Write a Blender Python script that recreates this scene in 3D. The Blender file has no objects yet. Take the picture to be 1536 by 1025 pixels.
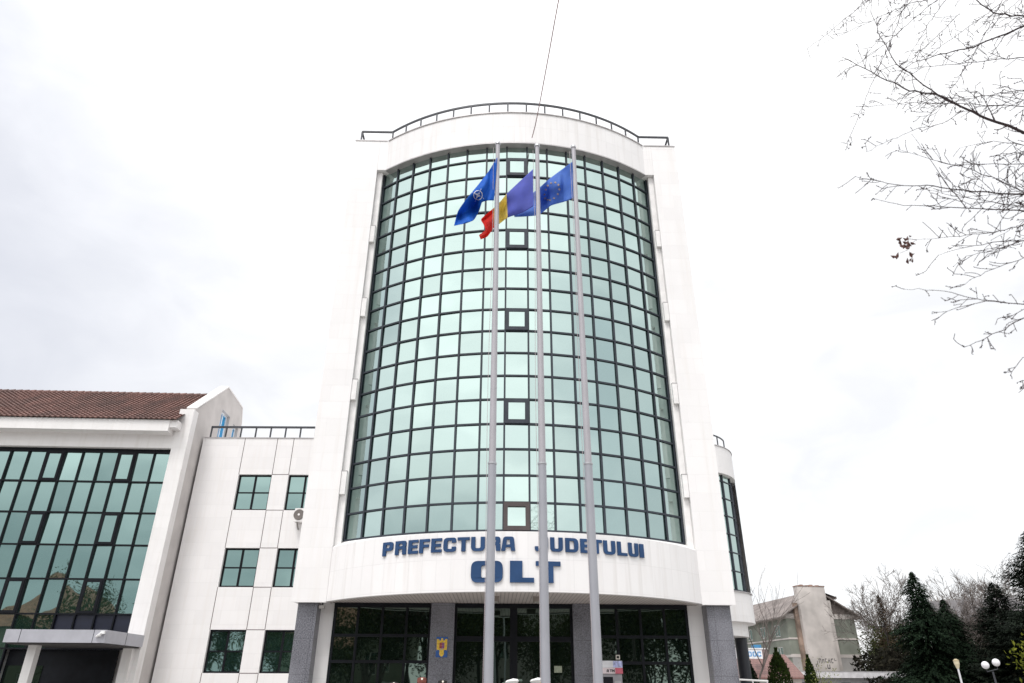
import bpy, bmesh, math, random
from mathutils import Vector, Matrix, noise
from mathutils.geometry import tessellate_polygon
R = math.radians
rnd = random.Random(7)
sc = bpy.context.scene
COL = sc.collection
CZ = 1.65                                   # eye height of the photographer

# ------------------------------------------------------------------ camera
FPX, PIT, ROLL = 1027.15772, .464963175, -.00466416523
cam = bpy.data.cameras.new('camera'); cam.sensor_width = 36; cam.lens = FPX/1536*36
cam.clip_start = .05; cam.clip_end = 3000
cam.dof.use_dof = True; cam.dof.focus_distance = 20; cam.dof.aperture_fstop = 2.2
co = bpy.data.objects.new('camera', cam); COL.objects.link(co); sc.camera = co
M = Matrix.Rotation(math.pi/2+PIT, 4, 'X') @ Matrix.Rotation(-ROLL, 4, 'Z')
M.translation = (0, 0, CZ); co.matrix_world = M

def P(px, py, Y):                           # a point of the photograph at distance Y north of the camera
    u = (px-768)/FPX; w = (512.5-py)/FPX
    cr, sr = math.cos(ROLL), math.sin(ROLL)
    x = u*cr+w*sr; v = -u*sr+w*cr
    c, s = math.cos(PIT), math.sin(PIT)
    d = Vector((x, c-v*s, s+v*c)); d *= Y/d.y; d.z += CZ
    return d

# ------------------------------------------------------------------ mesh builder
class MB:
    def __init__(s): s.v = []; s.f = []; s.uv = []; s.mi = []
    def face(s, pts, mi=0, uv=None):
        n = len(s.v); s.v += [tuple(p) for p in pts]
        s.f.append(tuple(range(n, n+len(pts)))); s.uv.append(uv); s.mi.append(mi)
    def box(s, x0, x1, y0, y1, z0, z1, mi=0, M=None):
        c = [(x, y, z) for z in (z0, z1) for y in (y0, y1) for x in (x0, x1)]
        if M: c = [tuple(M @ Vector(p)) for p in c]
        for q in ((0,2,3,1),(4,5,7,6),(0,1,5,4),(2,6,7,3),(0,4,6,2),(1,3,7,5)):
            s.face([c[i] for i in q], mi)
    def bar(s, p, q, w, d, up=(0,0,1), mi=0):      # box from p to q, w wide across, d along up
        p = Vector(p); q = Vector(q); t = (q-p).normalized(); up = Vector(up)
        a = t.cross(up)
        if a.length < 1e-4: a = t.cross(Vector((0,1,0)))
        a.normalize(); b = a.cross(t).normalized()
        a *= w/2; b *= d/2
        c = [p-a-b, p+a-b, p+a+b, p-a+b, q-a-b, q+a-b, q+a+b, q-a+b]
        for k in ((3,2,1,0),(4,5,6,7),(0,1,5,4),(1,2,6,5),(2,3,7,6),(3,0,4,7)): s.face([c[i] for i in k], mi)
    def tube(s, pts, radii, n=6, cap=True, mi=0):
        pts = [Vector(p) for p in pts]; rings = []
        base = len(s.v); a = None
        for i, p in enumerate(pts):
            t = (pts[min(i+1, len(pts)-1)]-pts[max(i-1, 0)])
            t = t.normalized() if t.length > 1e-9 else Vector((0,0,1))
            if a is None:
                a = t.orthogonal().normalized()
            else:
                a = a - t*a.dot(t)
                a = a.normalized() if a.length > 1e-6 else t.orthogonal().normalized()
            b = t.cross(a)
            for k in range(n):
                g = 2*math.pi*k/n
                s.v.append(tuple(p+(a*math.cos(g)+b*math.sin(g))*radii[i]))
        for i in range(len(pts)-1):
            for k in range(n):
                k2 = (k+1) % n
                s.f.append((base+i*n+k, base+i*n+k2, base+(i+1)*n+k2, base+(i+1)*n+k)); s.uv.append(None); s.mi.append(mi)
        if cap:                                # caps get vertices of their own so that smooth sides stay smooth
            e = base+(len(pts)-1)*n
            s.face([s.v[base+k] for k in reversed(range(n))], mi); s.face([s.v[e+k] for k in range(n)], mi)
    def lathe(s, cx, cy, prof, n=20, mi=0):        # prof: (r, z)
        s.tube([(cx, cy, z) for r, z in prof], [max(r, 1e-4) for r, z in prof], n, True, mi)
    def sphere(s, c, r, n=14, m=9, sc=(1,1,1), mi=0):
        c = Vector(c)
        for i in range(m):
            for k in range(n):
                q = []
                for (ii, kk) in ((i, k), (i, k+1), (i+1, k+1), (i+1, k)):
                    th = math.pi*ii/m; ph = 2*math.pi*kk/n
                    q.append(c+Vector((math.sin(th)*math.cos(ph)*r*sc[0], math.sin(th)*math.sin(ph)*r*sc[1], -math.cos(th)*r*sc[2])))
                if i == 0: q = [q[0], q[2], q[3]]
                elif i == m-1: q = [q[0], q[1], q[2]]
                s.face(q, mi)
    def prism(s, poly, z0, z1, mi=0, holes=(), top=True, bottom=True):   # plan outline (ccw) extruded in z
        n = len(poly)
        for i in range(n):
            a, b = poly[i], poly[(i+1) % n]
            s.face([(a[0],a[1],z0), (b[0],b[1],z0), (b[0],b[1],z1), (a[0],a[1],z1)], mi)
        tri = tessellate_polygon([[Vector((p[0],p[1],0)) for p in poly]])
        for t in tri:
            q = [poly[i] for i in t]
            ar = (q[1][0]-q[0][0])*(q[2][1]-q[0][1])-(q[2][0]-q[0][0])*(q[1][1]-q[0][1])
            if ar < 0: q = q[::-1]
            if top: s.face([(p[0],p[1],z1) for p in q], mi)
            if bottom: s.face([(p[0],p[1],z0) for p in reversed(q)], mi)
    def build(s, name, mats, parent=None, smooth=False, weld=False):
        me = bpy.data.meshes.new(name); me.from_pydata(s.v, [], s.f); me.validate(clean_customdata=False)
        for m in (mats if isinstance(mats, (list, tuple)) else [mats]): me.materials.append(m)
        uvl = me.uv_layers.new(name='UVMap').data
        ok = len(me.polygons) == len(s.f)
        for p in me.polygons:
            if ok: p.material_index = s.mi[p.index]
            p.use_smooth = smooth
            u = s.uv[p.index] if ok else None
            if u is None:
                n = p.normal
                t = Vector((-n.y, n.x, 0)); fl = t.length < .35
                if not fl: t.normalize()
                for li in p.loop_indices:
                    c = me.vertices[me.loops[li].vertex_index].co
                    uvl[li].uv = (c.x, c.y) if fl else (c.x*t.x+c.y*t.y, c.z)
            else:
                for k, li in enumerate(p.loop_indices): uvl[li].uv = u[k]
        if weld:
            bm = bmesh.new(); bm.from_mesh(me); bmesh.ops.remove_doubles(bm, verts=bm.verts, dist=1e-4); bm.to_mesh(me); bm.free()
        o = bpy.data.objects.new(name, me); COL.objects.link(o)
        if parent: o.parent = parent
        return o

def tag(o, label=None, cat=None, group=None, kind=None):
    if label: o['label'] = label
    if cat: o['category'] = cat
    if group: o['group'] = group
    if kind: o['kind'] = kind
    return o
def thing(name, label, cat, loc=(0,0,0), rz=0, group=None):
    o = bpy.data.objects.new(name, None); COL.objects.link(o)
    o.location = loc; o.rotation_euler = (0, 0, rz); o.empty_display_size = .3
    return tag(o, label, cat, group)
def dup(root, loc, rz, label, parent=None, scale=None):
    c = root.copy(); COL.objects.link(c)
    if parent is None:
        c.location = loc; c.rotation_euler = (0,0,rz); c['label'] = label
        if scale: c.scale = scale
    else: c.parent = parent
    for ch in list(root.children): dup(ch, None, None, None, c)
    return c

# ------------------------------------------------------------------ materials
def newmat(name):
    m = bpy.data.materials.new(name); m.use_nodes = True
    nt = m.node_tree; b = nt.nodes['Principled BSDF']
    return m, nt, b
def N(nt, t, **kw):
    n = nt.nodes.new(t)
    for k, v in kw.items():
        if k in n.inputs: n.inputs[k].default_value = v
        else: setattr(n, k, v)
    return n
def L(nt, a, b): nt.links.new(a, b)
def mixc(nt, fac, a, b, blend='MIX'):
    m = nt.nodes.new('ShaderNodeMix'); m.data_type = 'RGBA'; m.blend_type = blend
    for s, v in ((m.inputs[0], fac), (m.inputs[6], a), (m.inputs[7], b)):
        if hasattr(v, 'is_output'): L(nt, v, s)
        elif isinstance(v, (int, float)): s.default_value = v
        else: s.default_value = (*v, 1)
    return m.outputs[2]
def coords(nt, kind='Object', scale=(1,1,1)):
    tc = N(nt, 'ShaderNodeTexCoord'); mp = N(nt, 'ShaderNodeMapping'); mp.inputs['Scale'].default_value = scale
    L(nt, tc.outputs[kind], mp.inputs['Vector']); return mp.outputs['Vector']
def noise_fac(nt, vec, scale, lo=.35, hi=.65, detail=4):
    n = N(nt, 'ShaderNodeTexNoise'); n.inputs['Scale'].default_value = scale; n.inputs['Detail'].default_value = detail
    L(nt, vec, n.inputs['Vector'])
    r = N(nt, 'ShaderNodeMapRange'); r.inputs[1].default_value = lo; r.inputs[2].default_value = hi
    L(nt, n.outputs['Fac'], r.inputs[0]); return r.outputs[0]
def simple(name, c, rough=.6, metal=0, var=.12, vscale=3, spec=.5, bump=0):
    m, nt, b = newmat(name)
    v = coords(nt); f = noise_fac(nt, v, vscale)
    L(nt, mixc(nt, f, [x*(1-var) for x in c], [min(1, x*(1+var)) for x in c]), b.inputs['Base Color'])
    b.inputs['Roughness'].default_value = rough; b.inputs['Metallic'].default_value = metal
    b.inputs['Specular IOR Level'].default_value = spec
    if bump:
        bp = N(nt, 'ShaderNodeBump'); bp.inputs['Strength'].default_value = bump; bp.inputs['Distance'].default_value = .02
        n = N(nt, 'ShaderNodeTexNoise'); n.inputs['Scale'].default_value = vscale*8; L(nt, v, n.inputs['Vector'])
        L(nt, n.outputs['Fac'], bp.inputs['Height']); L(nt, bp.outputs[0], b.inputs['Normal'])
    return m
def cladding(name, c, bw, bh, joint=.008, jdark=.72, off=.5, streak=.1, rough=.5):
    m, nt, b = newmat(name)
    uv = coords(nt, 'UV'); ob = coords(nt)
    br = N(nt, 'ShaderNodeTexBrick', offset=off, squash=1)
    br.inputs['Scale'].default_value = 1; br.inputs['Mortar Size'].default_value = joint; br.inputs['Mortar Smooth'].default_value = .3
    br.inputs['Brick Width'].default_value = bw; br.inputs['Row Height'].default_value = bh; br.inputs['Bias'].default_value = 0
    br.inputs['Color1'].default_value = (*c, 1); br.inputs['Color2'].default_value = (*[x*.955 for x in c], 1)
    br.inputs['Mortar'].default_value = (*[x*jdark for x in c], 1)
    L(nt, uv, br.inputs['Vector'])
    st = noise_fac(nt, coords(nt, 'Object', (3.5, 3.5, .22)), 1.6, .5, .8)
    bl = noise_fac(nt, ob, .8, .45, .8)
    c1 = mixc(nt, st, br.outputs['Color'], [x*(1-streak*2.2) for x in (c[0], c[1]*.97, c[2]*.93)])
    mx = N(nt, 'ShaderNodeMix'); mx.data_type = 'RGBA'; mx.inputs[0].default_value = .55
    L(nt, br.outputs['Color'], mx.inputs[6]); L(nt, c1, mx.inputs[7])
    c2 = mixc(nt, bl, mx.outputs[2], mixc(nt, .5, mx.outputs[2], [x*.9 for x in c]))
    L(nt, c2, b.inputs['Base Color'])
    b.inputs['Roughness'].default_value = rough; b.inputs['Specular IOR Level'].default_value = .35
    bp = N(nt, 'ShaderNodeBump', invert=True); bp.inputs['Strength'].default_value = .5; bp.inputs['Distance'].default_value = .006
    L(nt, br.outputs['Fac'], bp.inputs['Height']); L(nt, bp.outputs[0], b.inputs['Normal'])
    return m
def glass(name, refl=.5, tint=(.74,.93,.87), base=(.012,.03,.026), wave=.012, wscale=.9, panevar=.12):
    m, nt, b = newmat(name); nt.nodes.remove(b); out = nt.nodes['Material Output']
    g = N(nt, 'ShaderNodeBsdfGlossy'); g.inputs['Roughness'].default_value = .015
    d = N(nt, 'ShaderNodeBsdfDiffuse'); d.inputs['Color'].default_value = (*base, 1)
    isl = N(nt, 'ShaderNodeNewGeometry')
    L(nt, mixc(nt, isl.outputs['Random Per Island'], [x*(1-panevar) for x in tint], tint), g.inputs['Color'])
    lw = N(nt, 'ShaderNodeLayerWeight'); lw.inputs['Blend'].default_value = .25
    r = N(nt, 'ShaderNodeMapRange'); r.inputs[3].default_value = refl; r.inputs[4].default_value = .95
    L(nt, lw.outputs['Fresnel'], r.inputs[0])
    ob = coords(nt); n = N(nt, 'ShaderNodeTexNoise'); n.inputs['Scale'].default_value = wscale; n.inputs['Detail'].default_value = 1
    L(nt, ob, n.inputs['Vector'])
    bp = N(nt, 'ShaderNodeBump'); bp.inputs['Strength'].default_value = 1; bp.inputs['Distance'].default_value = wave
    L(nt, n.outputs['Fac'], bp.inputs['Height']); L(nt, bp.outputs[0], g.inputs['Normal'])
    mx = N(nt, 'ShaderNodeMixShader'); L(nt, r.outputs[0], mx.inputs[0]); L(nt, d.outputs[0], mx.inputs[1]); L(nt, g.outputs[0], mx.inputs[2])
    L(nt, mx.outputs[0], out.inputs['Surface'])
    return m
def leafmat(name, c0, c1, transl=.25):
    m, nt, b = newmat(name); out = nt.nodes['Material Output']
    g = N(nt, 'ShaderNodeNewGeometry'); f = noise_fac(nt, coords(nt), .9)
    a = mixc(nt, g.outputs['Random Per Island'], c0, c1)
    a = mixc(nt, f, a, mixc(nt, .5, a, [x*.45 for x in c0]))
    L(nt, a, b.inputs['Base Color']); b.inputs['Roughness'].default_value = .85; b.inputs['Specular IOR Level'].default_value = .08
    t = N(nt, 'ShaderNodeBsdfTranslucent'); L(nt, a, t.inputs['Color'])
    mx = N(nt, 'ShaderNodeMixShader'); mx.inputs[0].default_value = transl
    L(nt, b.outputs[0], mx.inputs[1]); L(nt, t.outputs[0], mx.inputs[2]); L(nt, mx.outputs[0], out.inputs['Surface'])
    return m
def clothmat(name, c, transl=.35):
    m, nt, b = newmat(name); out = nt.nodes['Material Output']
    v = coords(nt); f = noise_fac(nt, v, 5)
    a = mixc(nt, f, [x*.9 for x in c], [min(1, x*1.08) for x in c])
    L(nt, a, b.inputs['Base Color']); b.inputs['Roughness'].default_value = .75; b.inputs['Specular IOR Level'].default_value = .25
    t = N(nt, 'ShaderNodeBsdfTranslucent'); L(nt, a, t.inputs['Color'])
    mx = N(nt, 'ShaderNodeMixShader'); mx.inputs[0].default_value = transl
    L(nt, b.outputs[0], mx.inputs[1]); L(nt, t.outputs[0], mx.inputs[2]); L(nt, mx.outputs[0], out.inputs['Surface'])
    return m
def granite():
    m, nt, b = newmat('grey granite'); ob = coords(nt)
    n = N(nt, 'ShaderNodeTexVoronoi'); n.inputs['Scale'].default_value = 55; L(nt, ob, n.inputs['Vector'])
    f = noise_fac(nt, ob, 30, .3, .7, 6); big = noise_fac(nt, coords(nt, 'Object', (1,1,.5)), 1.7, .4, .75)
    c = mixc(nt, f, (.045,.045,.055), (.24,.24,.27))
    c = mixc(nt, big, c, mixc(nt, .55, c, (.27,.27,.30)))
    sp = N(nt, 'ShaderNodeMapRange'); sp.inputs[1].default_value = 0; sp.inputs[2].default_value = .25; L(nt, n.outputs['Distance'], sp.inputs[0])
    c = mixc(nt, sp.outputs[0], (.04,.04,.05), c)
    br = N(nt, 'ShaderNodeTexBrick', offset=0); br.inputs['Scale'].default_value = 1; br.inputs['Brick Width'].default_value = 3
    br.inputs['Row Height'].default_value = .95; br.inputs['Mortar Size'].default_value = .006
    br.inputs['Color1'].default_value = br.inputs['Color2'].default_value = (1,1,1,1); br.inputs['Mortar'].default_value = (.55,.55,.55,1)
    L(nt, coords(nt, 'UV'), br.inputs['Vector'])
    L(nt, mixc(nt, 1, c, br.outputs['Color'], 'MULTIPLY'), b.inputs['Base Color'])
    b.inputs['Roughness'].default_value = .35
    return m
WHITE = (.84,.82,.815)
M_clad = cladding('white stone cladding', WHITE, .9, .6, .005, .93, streak=.05)
M_band = cladding('white fluted cladding', (.84,.82,.815), .42, .78, .006, .87, off=0, streak=.10)
M_wing = cladding('white wing cladding', (.82,.80,.795), 1.1, .55, .005, .90, streak=.05)
M_left = cladding('off-white stone cladding', (.80,.78,.77), .8, .5, .004, .93, streak=.08)
M_plaster = simple('white plaster', (.80,.78,.77), .8, var=.06)
M_soffit = cladding('slatted soffit', (.62,.56,.535), .11, 30, .014, .55, off=0, streak=.02)  # base colour lowered to put the shadow under the tower front into it
M_coping = simple('zinc coping', (.42,.40,.40), .45, .3)
M_frame = simple('dark blue grey aluminium', (.040,.046,.058), .5, 0, .15, 3, .25)
M_black = simple('black aluminium', (.007,.008,.011), .5, 0, .2, 3, .15)
M_glass = glass('reflective green glass', .61, (.78,.955,.905), wave=.006, panevar=.15)
M_glass_l = glass('reflective teal glass', .48, (.68,.93,.875), wave=.008, wscale=.7)
M_glass_d = glass('dark entrance glass', .20, (.62,.80,.70), (.005,.009,.007), wave=.004)
M_granite = granite()
M_blue = simple('blue sign enamel', (.022,.060,.150), .5, 0, .12, 1.5, .25)
M_pole = simple('grey pole paint', (.35,.355,.39), .4, .1, .05)
M_rail = simple('dark rail paint', (.04,.042,.05), .5, .2, .2)
M_steel = simple('pale steel', (.5,.5,.52), .35, .7, .1)
M_rope = simple('pale rope', (.42,.37,.38), .9)

# ------------------------------------------------------------------ world and sun
SUN_EL, SUN_AZ = 62, 205        # azimuth clockwise from +Y: behind the camera, a little to the left
w = bpy.data.worlds.new('World'); sc.world = w; w.use_nodes = True
nt = w.node_tree; bg = nt.nodes['Background']
sky = N(nt, 'ShaderNodeTexSky', sky_type='NISHITA'); sky.sun_disc = False
sky.sun_elevation = R(SUN_EL); sky.sun_rotation = R(SUN_AZ)
sund = Vector((math.sin(R(SUN_AZ))*math.cos(R(SUN_EL)), math.cos(R(SUN_AZ))*math.cos(R(SUN_EL)), math.sin(R(SUN_EL))))
tc = N(nt, 'ShaderNodeTexCoord')
dp = N(nt, 'ShaderNodeVectorMath', operation='DOT_PRODUCT'); dp.inputs[1].default_value = sund
L(nt, tc.outputs['Generated'], dp.inputs[0])
lobe = N(nt, 'ShaderNodeMapRange'); lobe.inputs[1].default_value = .05; lobe.inputs[2].default_value = 1
lobe.inputs[3].default_value = 0; lobe.inputs[4].default_value = 1; L(nt, dp.outputs['Value'], lobe.inputs[0])
# the western sky carries a thicker, greyer cloud bank
wd = Vector((-.92, .36, .18)).normalized()
dq = N(nt, 'ShaderNodeVectorMath', operation='DOT_PRODUCT'); dq.inputs[1].default_value = wd
L(nt, tc.outputs['Generated'], dq.inputs[0])
mp = N(nt, 'ShaderNodeMapping'); mp.inputs['Scale'].default_value = (1.4, 1.4, 2.6); L(nt, tc.outputs['Generated'], mp.inputs['Vector'])
cn = N(nt, 'ShaderNodeTexNoise'); cn.inputs['Scale'].default_value = 1.9; cn.inputs['Detail'].default_value = 6; cn.inputs['Distortion'].default_value = .6
L(nt, mp.outputs['Vector'], cn.inputs['Vector'])
ad = N(nt, 'ShaderNodeMath', operation='MULTIPLY_ADD'); ad.inputs[1].default_value = .40
L(nt, cn.outputs['Fac'], ad.inputs[0]); L(nt, dq.outputs['Value'], ad.inputs[2])
west = N(nt, 'ShaderNodeMapRange', interpolation_type='SMOOTHSTEP'); west.inputs[1].default_value = .74; west.inputs[2].default_value = 1.26
L(nt, ad.outputs[0], west.inputs[0])
cr = N(nt, 'ShaderNodeMapRange'); cr.inputs[1].default_value = .3; cr.inputs[2].default_value = .7; L(nt, cn.outputs['Fac'], cr.inputs[0])
cl = mixc(nt, cr.outputs[0], (7.0,7.02,7.15), (7.7,7.7,7.7))
cl = mixc(nt, lobe.outputs[0], cl, (13.3,13.2,13.1))
c2 = N(nt, 'ShaderNodeTexNoise'); c2.inputs['Scale'].default_value = 4.2; c2.inputs['Detail'].default_value = 5; c2.inputs['Distortion'].default_value = .8
L(nt, mp.outputs['Vector'], c2.inputs['Vector'])
c3 = N(nt, 'ShaderNodeMapRange'); c3.inputs[1].default_value = .36; c3.inputs[2].default_value = .62; L(nt, c2.outputs['Fac'], c3.inputs[0])
cl = mixc(nt, 1, cl, mixc(nt, c3.outputs[0], (.92,.925,.93), (1.05,1.05,1.045)), 'MULTIPLY')
cl = mixc(nt, west.outputs[0], cl, (4.6,4.75,5.3))
def smooth(sock, lo, hi):
    m = N(nt, 'ShaderNodeMapRange', interpolation_type='SMOOTHSTEP'); m.inputs[1].default_value = lo; m.inputs[2].default_value = hi; L(nt, sock, m.inputs[0]); return m.outputs[0]
def skydot(v, k):
    d = N(nt, 'ShaderNodeVectorMath', operation='DOT_PRODUCT'); d.inputs[1].default_value = Vector(v).normalized(); L(nt, tc.outputs['Generated'], d.inputs[0])
    a = N(nt, 'ShaderNodeMath', operation='MULTIPLY_ADD'); a.inputs[1].default_value = k; L(nt, cn.outputs['Fac'], a.inputs[0]); L(nt, d.outputs['Value'], a.inputs[2]); return a.outputs[0]
cl = mixc(nt, smooth(skydot((.80, -.52, .28), .45), .98, 1.30), cl, (5.6,6.0,6.3))          # cloud bank in the south-east
sz = N(nt, 'ShaderNodeSeparateXYZ'); L(nt, tc.outputs['Generated'], sz.inputs[0])
low = N(nt, 'ShaderNodeMapRange', interpolation_type='SMOOTHSTEP'); low.inputs[1].default_value = .36; low.inputs[2].default_value = .10; L(nt, sz.outputs['Z'], low.inputs[0])
ml = N(nt, 'ShaderNodeMath', operation='MULTIPLY'); L(nt, low.outputs[0], ml.inputs[0]); L(nt, smooth(skydot((-.62, -.78, 0), .35), .92, 1.14), ml.inputs[1])
cl = mixc(nt, ml.outputs[0], cl, (3.3,3.7,3.9))                                              # low dark cloud in the south-west
L(nt, mixc(nt, .93, sky.outputs['Color'], cl), bg.inputs['Color'])
bg.inputs['Strength'].default_value = .11
sl = bpy.data.lights.new('sun', 'SUN'); sl.energy = 1.5; sl.angle = R(14); sl.color = (1, .98, .965)
so = bpy.data.objects.new('sun', sl); COL.objects.link(so); so.rotation_euler = (-sund).to_track_quat('-Z', 'Y').to_euler(); so.location = (-20, -30, 40)
sc.view_settings.view_transform = 'Standard'; sc.view_settings.look = 'None'; sc.view_settings.exposure = .47; sc.view_settings.gamma = 1

# ------------------------------------------------------------------ ground
gm, gnt, gb = newmat('town ground'); v = coords(gnt)
L(gnt, mixc(gnt, noise_fac(gnt, v, .15), (.16,.155,.145), (.24,.23,.215)), gb.inputs['Base Color']); gb.inputs['Roughness'].default_value = .9
mb = MB(); mb.face([(-900,-900,0),(900,-900,0),(900,900,0),(-900,900,0)]); tag(mb.build('ground', gm), kind='structure')
pv = cladding('grey paving slabs', (.36,.345,.33), .6, .4, .01, .6, streak=.05, rough=.8)
mb = MB(); mb.box(-34, 30, -8, 60, .004, .02); tag(mb.build('plaza', pv), kind='structure')
ap = simple('asphalt', (.055,.055,.058), .9, var=.2, vscale=1)
mb = MB(); mb.face([(-200,-22,.01),(200,-22,.01),(200,-12,.01),(-200,-12,.01)]); tag(mb.build('road', ap), kind='structure')

# ================================================================== THE TOWER
TAU = .0206150851
tower = thing('office_tower', 'tall white office tower with curved green glass front and blue lettering over the entrance', 'building', (.158204617, 20.2678926, 0), TAU)
GR, GPHI, ROW = 8.64151515, .668754767, .82
H18 = CZ+4.01541269
TOPZ = CZ+20.11; YP = 1.5
def gp(a, off=0): return ((GR+off)*math.sin(a), GR-(GR+off)*math.cos(a))
def arc(xe, ye, yf, n, off=0):               # arc through (±xe, ye) with its middle at (0, yf)
    d = ye-yf; r = (xe*xe+d*d)/(2*d); a = math.asin(xe/r)
    return r, a, [((r+off)*math.sin(-a+2*a*i/n), yf+r-(r+off)*math.cos(-a+2*a*i/n)) for i in range(n+1)]
def arc_uv_face(mb, pa, pb, z0, z1, u0, u1, mi=0):
    mb.face([(*pa, z0), (*pb, z0), (*pb, z1), (*pa, z1)], mi, [(u0, z0), (u1, z0), (u1, z1), (u0, z1)])
# body behind the front
mb = MB(); mb.box(-6.2, 6.15, 3.1, 11.5, .05, TOPZ-1.0); mb.build('rear_wall', M_clad, tower)
# piers
for sx, xo, xi in ((-1, -6.65, -5.618), (1, 6.63, 5.618)):
    a, b = min(xo, xi), max(xo, xi)
    mb = MB(); mb.box(a, b, YP, 3.2, CZ+2.2, TOPZ); mb.build('pier', M_clad, tower)
    mb = MB(); mb.box(min(xo, sx*5.32), max(xo, sx*5.32), YP-.02, 3.25, TOPZ+.003, TOPZ+.06); mb.build('coping', M_coping, tower)
# parapet band over the glass
Rb, Ab, ba = arc(5.27, YP, -.22, 40)
ZB0, ZB1 = CZ+18.60, TOPZ
mb = MB()
outer = [(-5.614, YP)]+ba+[(5.614, YP)]
u = 0
for i in range(len(outer)-1):
    du = math.dist(outer[i], outer[i+1]); arc_uv_face(mb, outer[i], outer[i+1], ZB0, ZB1, u, u+du); u += du
poly = outer+[(5.614, 3.1), (-5.614, 3.1)]
tmp = MB(); tmp.prism(poly, ZB0, ZB1)
for f_, p_ in zip(tmp.f, range(len(tmp.f))):
    q = [tmp.v[i] for i in f_]
    if len(set(round(c[2], 4) for c in q)) == 1: mb.face(q)
mb.build('parapet', M_band, tower)
mb = MB(); _, _, bo = arc(5.27, YP, -.22, 40, .035); _, _, bi = arc(5.27, YP, -.22, 40, -.3)
for i in range(40):
    for (p, q, r, s_) in ((bo[i], bo[i+1], bi[i+1], bi[i]),):
        z0, z1 = TOPZ+.004, TOPZ+.05
        mb.face([(*p, z0), (*q, z0), (*q, z1), (*p, z1)]); mb.face([(*p, z1), (*q, z1), (*r, z1), (*s_, z1)])
        mb.face([(*s_, z0), (*r, z0), (*q, z0), (*p, z0)]); mb.face([(*r, z0), (*s_, z0), (*s_, z1), (*r, z1)])
mb.build('coping', M_coping, tower)
mb = MB(); _, _, bo = arc(5.27, YP, -.22, 40, .02); _, _, bi = arc(5.27, YP, -.22, 40, -.45)
for i in range(40):
    p, q, r, s_ = bo[i], bo[i+1], bi[i+1], bi[i]; z0, z1 = ZB0-.05, ZB0-.004
    mb.face([(*p, z0), (*q, z0), (*q, z1), (*p, z1)]); mb.face([(*s_, z0), (*r, z0), (*q, z0), (*p, z0)])
mb.build('drip_edge', M_coping, tower)
# inset floor blocks between pier and glass
for sx in (-1, 1):
    for k in range(4):
        z0 = CZ+5.42+3.235*k
        x0, x1 = sx*5.61, sx*5.44
        mb = MB(); mb.box(min(x0, x1), max(x0, x1), YP+.03, 2.4, z0, z0+.74); mb.build('ledge', M_plaster, tower)
        mb = MB(); mb.box(min(x0, x1)-.004, max(x0, x1)+.004, YP+.022, 2.4, z0+.745, z0+.765); mb.build('flashing', M_coping, tower)
    x0, x1 = sx*5.61, sx*5.41
    mb = MB(); mb.box(min(x0, x1), max(x0, x1), 1.66, 3.1, CZ+2.3, ZB0-.01); mb.build('recess_wall', M_plaster, tower)
# curved glazing: 15 columns, 18 rows (and a row behind the parapet band)
NC, NR = 15, 18
angs = [-GPHI+2*GPHI*i/NC for i in range(NC+1)]
mb = MB(); WIN_ROWS = (2, 6, 10, 14, 18)
def rowz(k): return H18+(NR-k)*ROW
for r in range(0, NR+1):
    for c in range(NC):
        if c == 7 and r in WIN_ROWS: continue
        p0, p1 = gp(angs[c]), gp(angs[c+1]); z0, z1 = rowz(r), rowz(r-1)
        tx, tz = rnd.gauss(0, .006), rnd.gauss(0, .006)
        am = (angs[c]+angs[c+1])/2; n = (math.sin(am), -math.cos(am))
        q = []
        for (p, sx) in ((p0, -1), (p1, 1)):
            for (z, sz) in ((z0, -1), (z1, 1)):
                d = sx*tx*.4+sz*tz*.4-.02
                q.append((p[0]+n[0]*d, p[1]+n[1]*d, z))
        mb.face([q[0], q[2], q[3], q[1]])
mb.build('glazing', M_glass, tower)
mb = MB()
for i, a in enumerate(angs):
    p = gp(a, .02); nrm = Vector((math.sin(a), -math.cos(a), 0))
    mb.bar((p[0], p[1], H18), (p[0], p[1], H18+19*ROW),   .058 if 0 < i < NC else .09, .035, up=nrm)
for r in range(0, NR+1):
    for c in range(NC):
        p, q = gp(angs[c], .014), gp(angs[c+1], .014); z = rowz(r)
        am = (angs[c]+angs[c+1])/2
        mb.bar((*p, z), (*q, z), .056, .03, up=(math.sin(am), -math.cos(am), 0))
mb.build('mullion_grid', M_frame, tower)
for k in WIN_ROWS:
    z0, z1 = rowz(k), rowz(k-1); x0, x1 = gp(angs[7])[0], gp(angs[8])[0]
    w_ = tower_win = MB(); y0, y1 = -.075, .05; t = .125
    for (a, b, c, d) in ((x0+.0, x0+t, z0+.0, z1), (x1-t, x1, z0, z1), (x0+t, x1-t, z0, z0+t), (x0+t, x1-t, z1-t, z1)):
        w_.box(a, b, y0, y1, c, d)
    wo = w_.build('window', M_frame if k < 18 else simple('brown window frame', (.06,.045,.045), .5), tower)
    g = MB(); ti = -.012 if k < 18 else .03
    g.face([(x0+t, -.04-ti, z0+t), (x1-t, -.04-ti, z0+t), (x1-t, -.04+ti, z1-t), (x0+t, -.04+ti, z1-t)]); g.build('pane', M_glass, wo)
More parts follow.
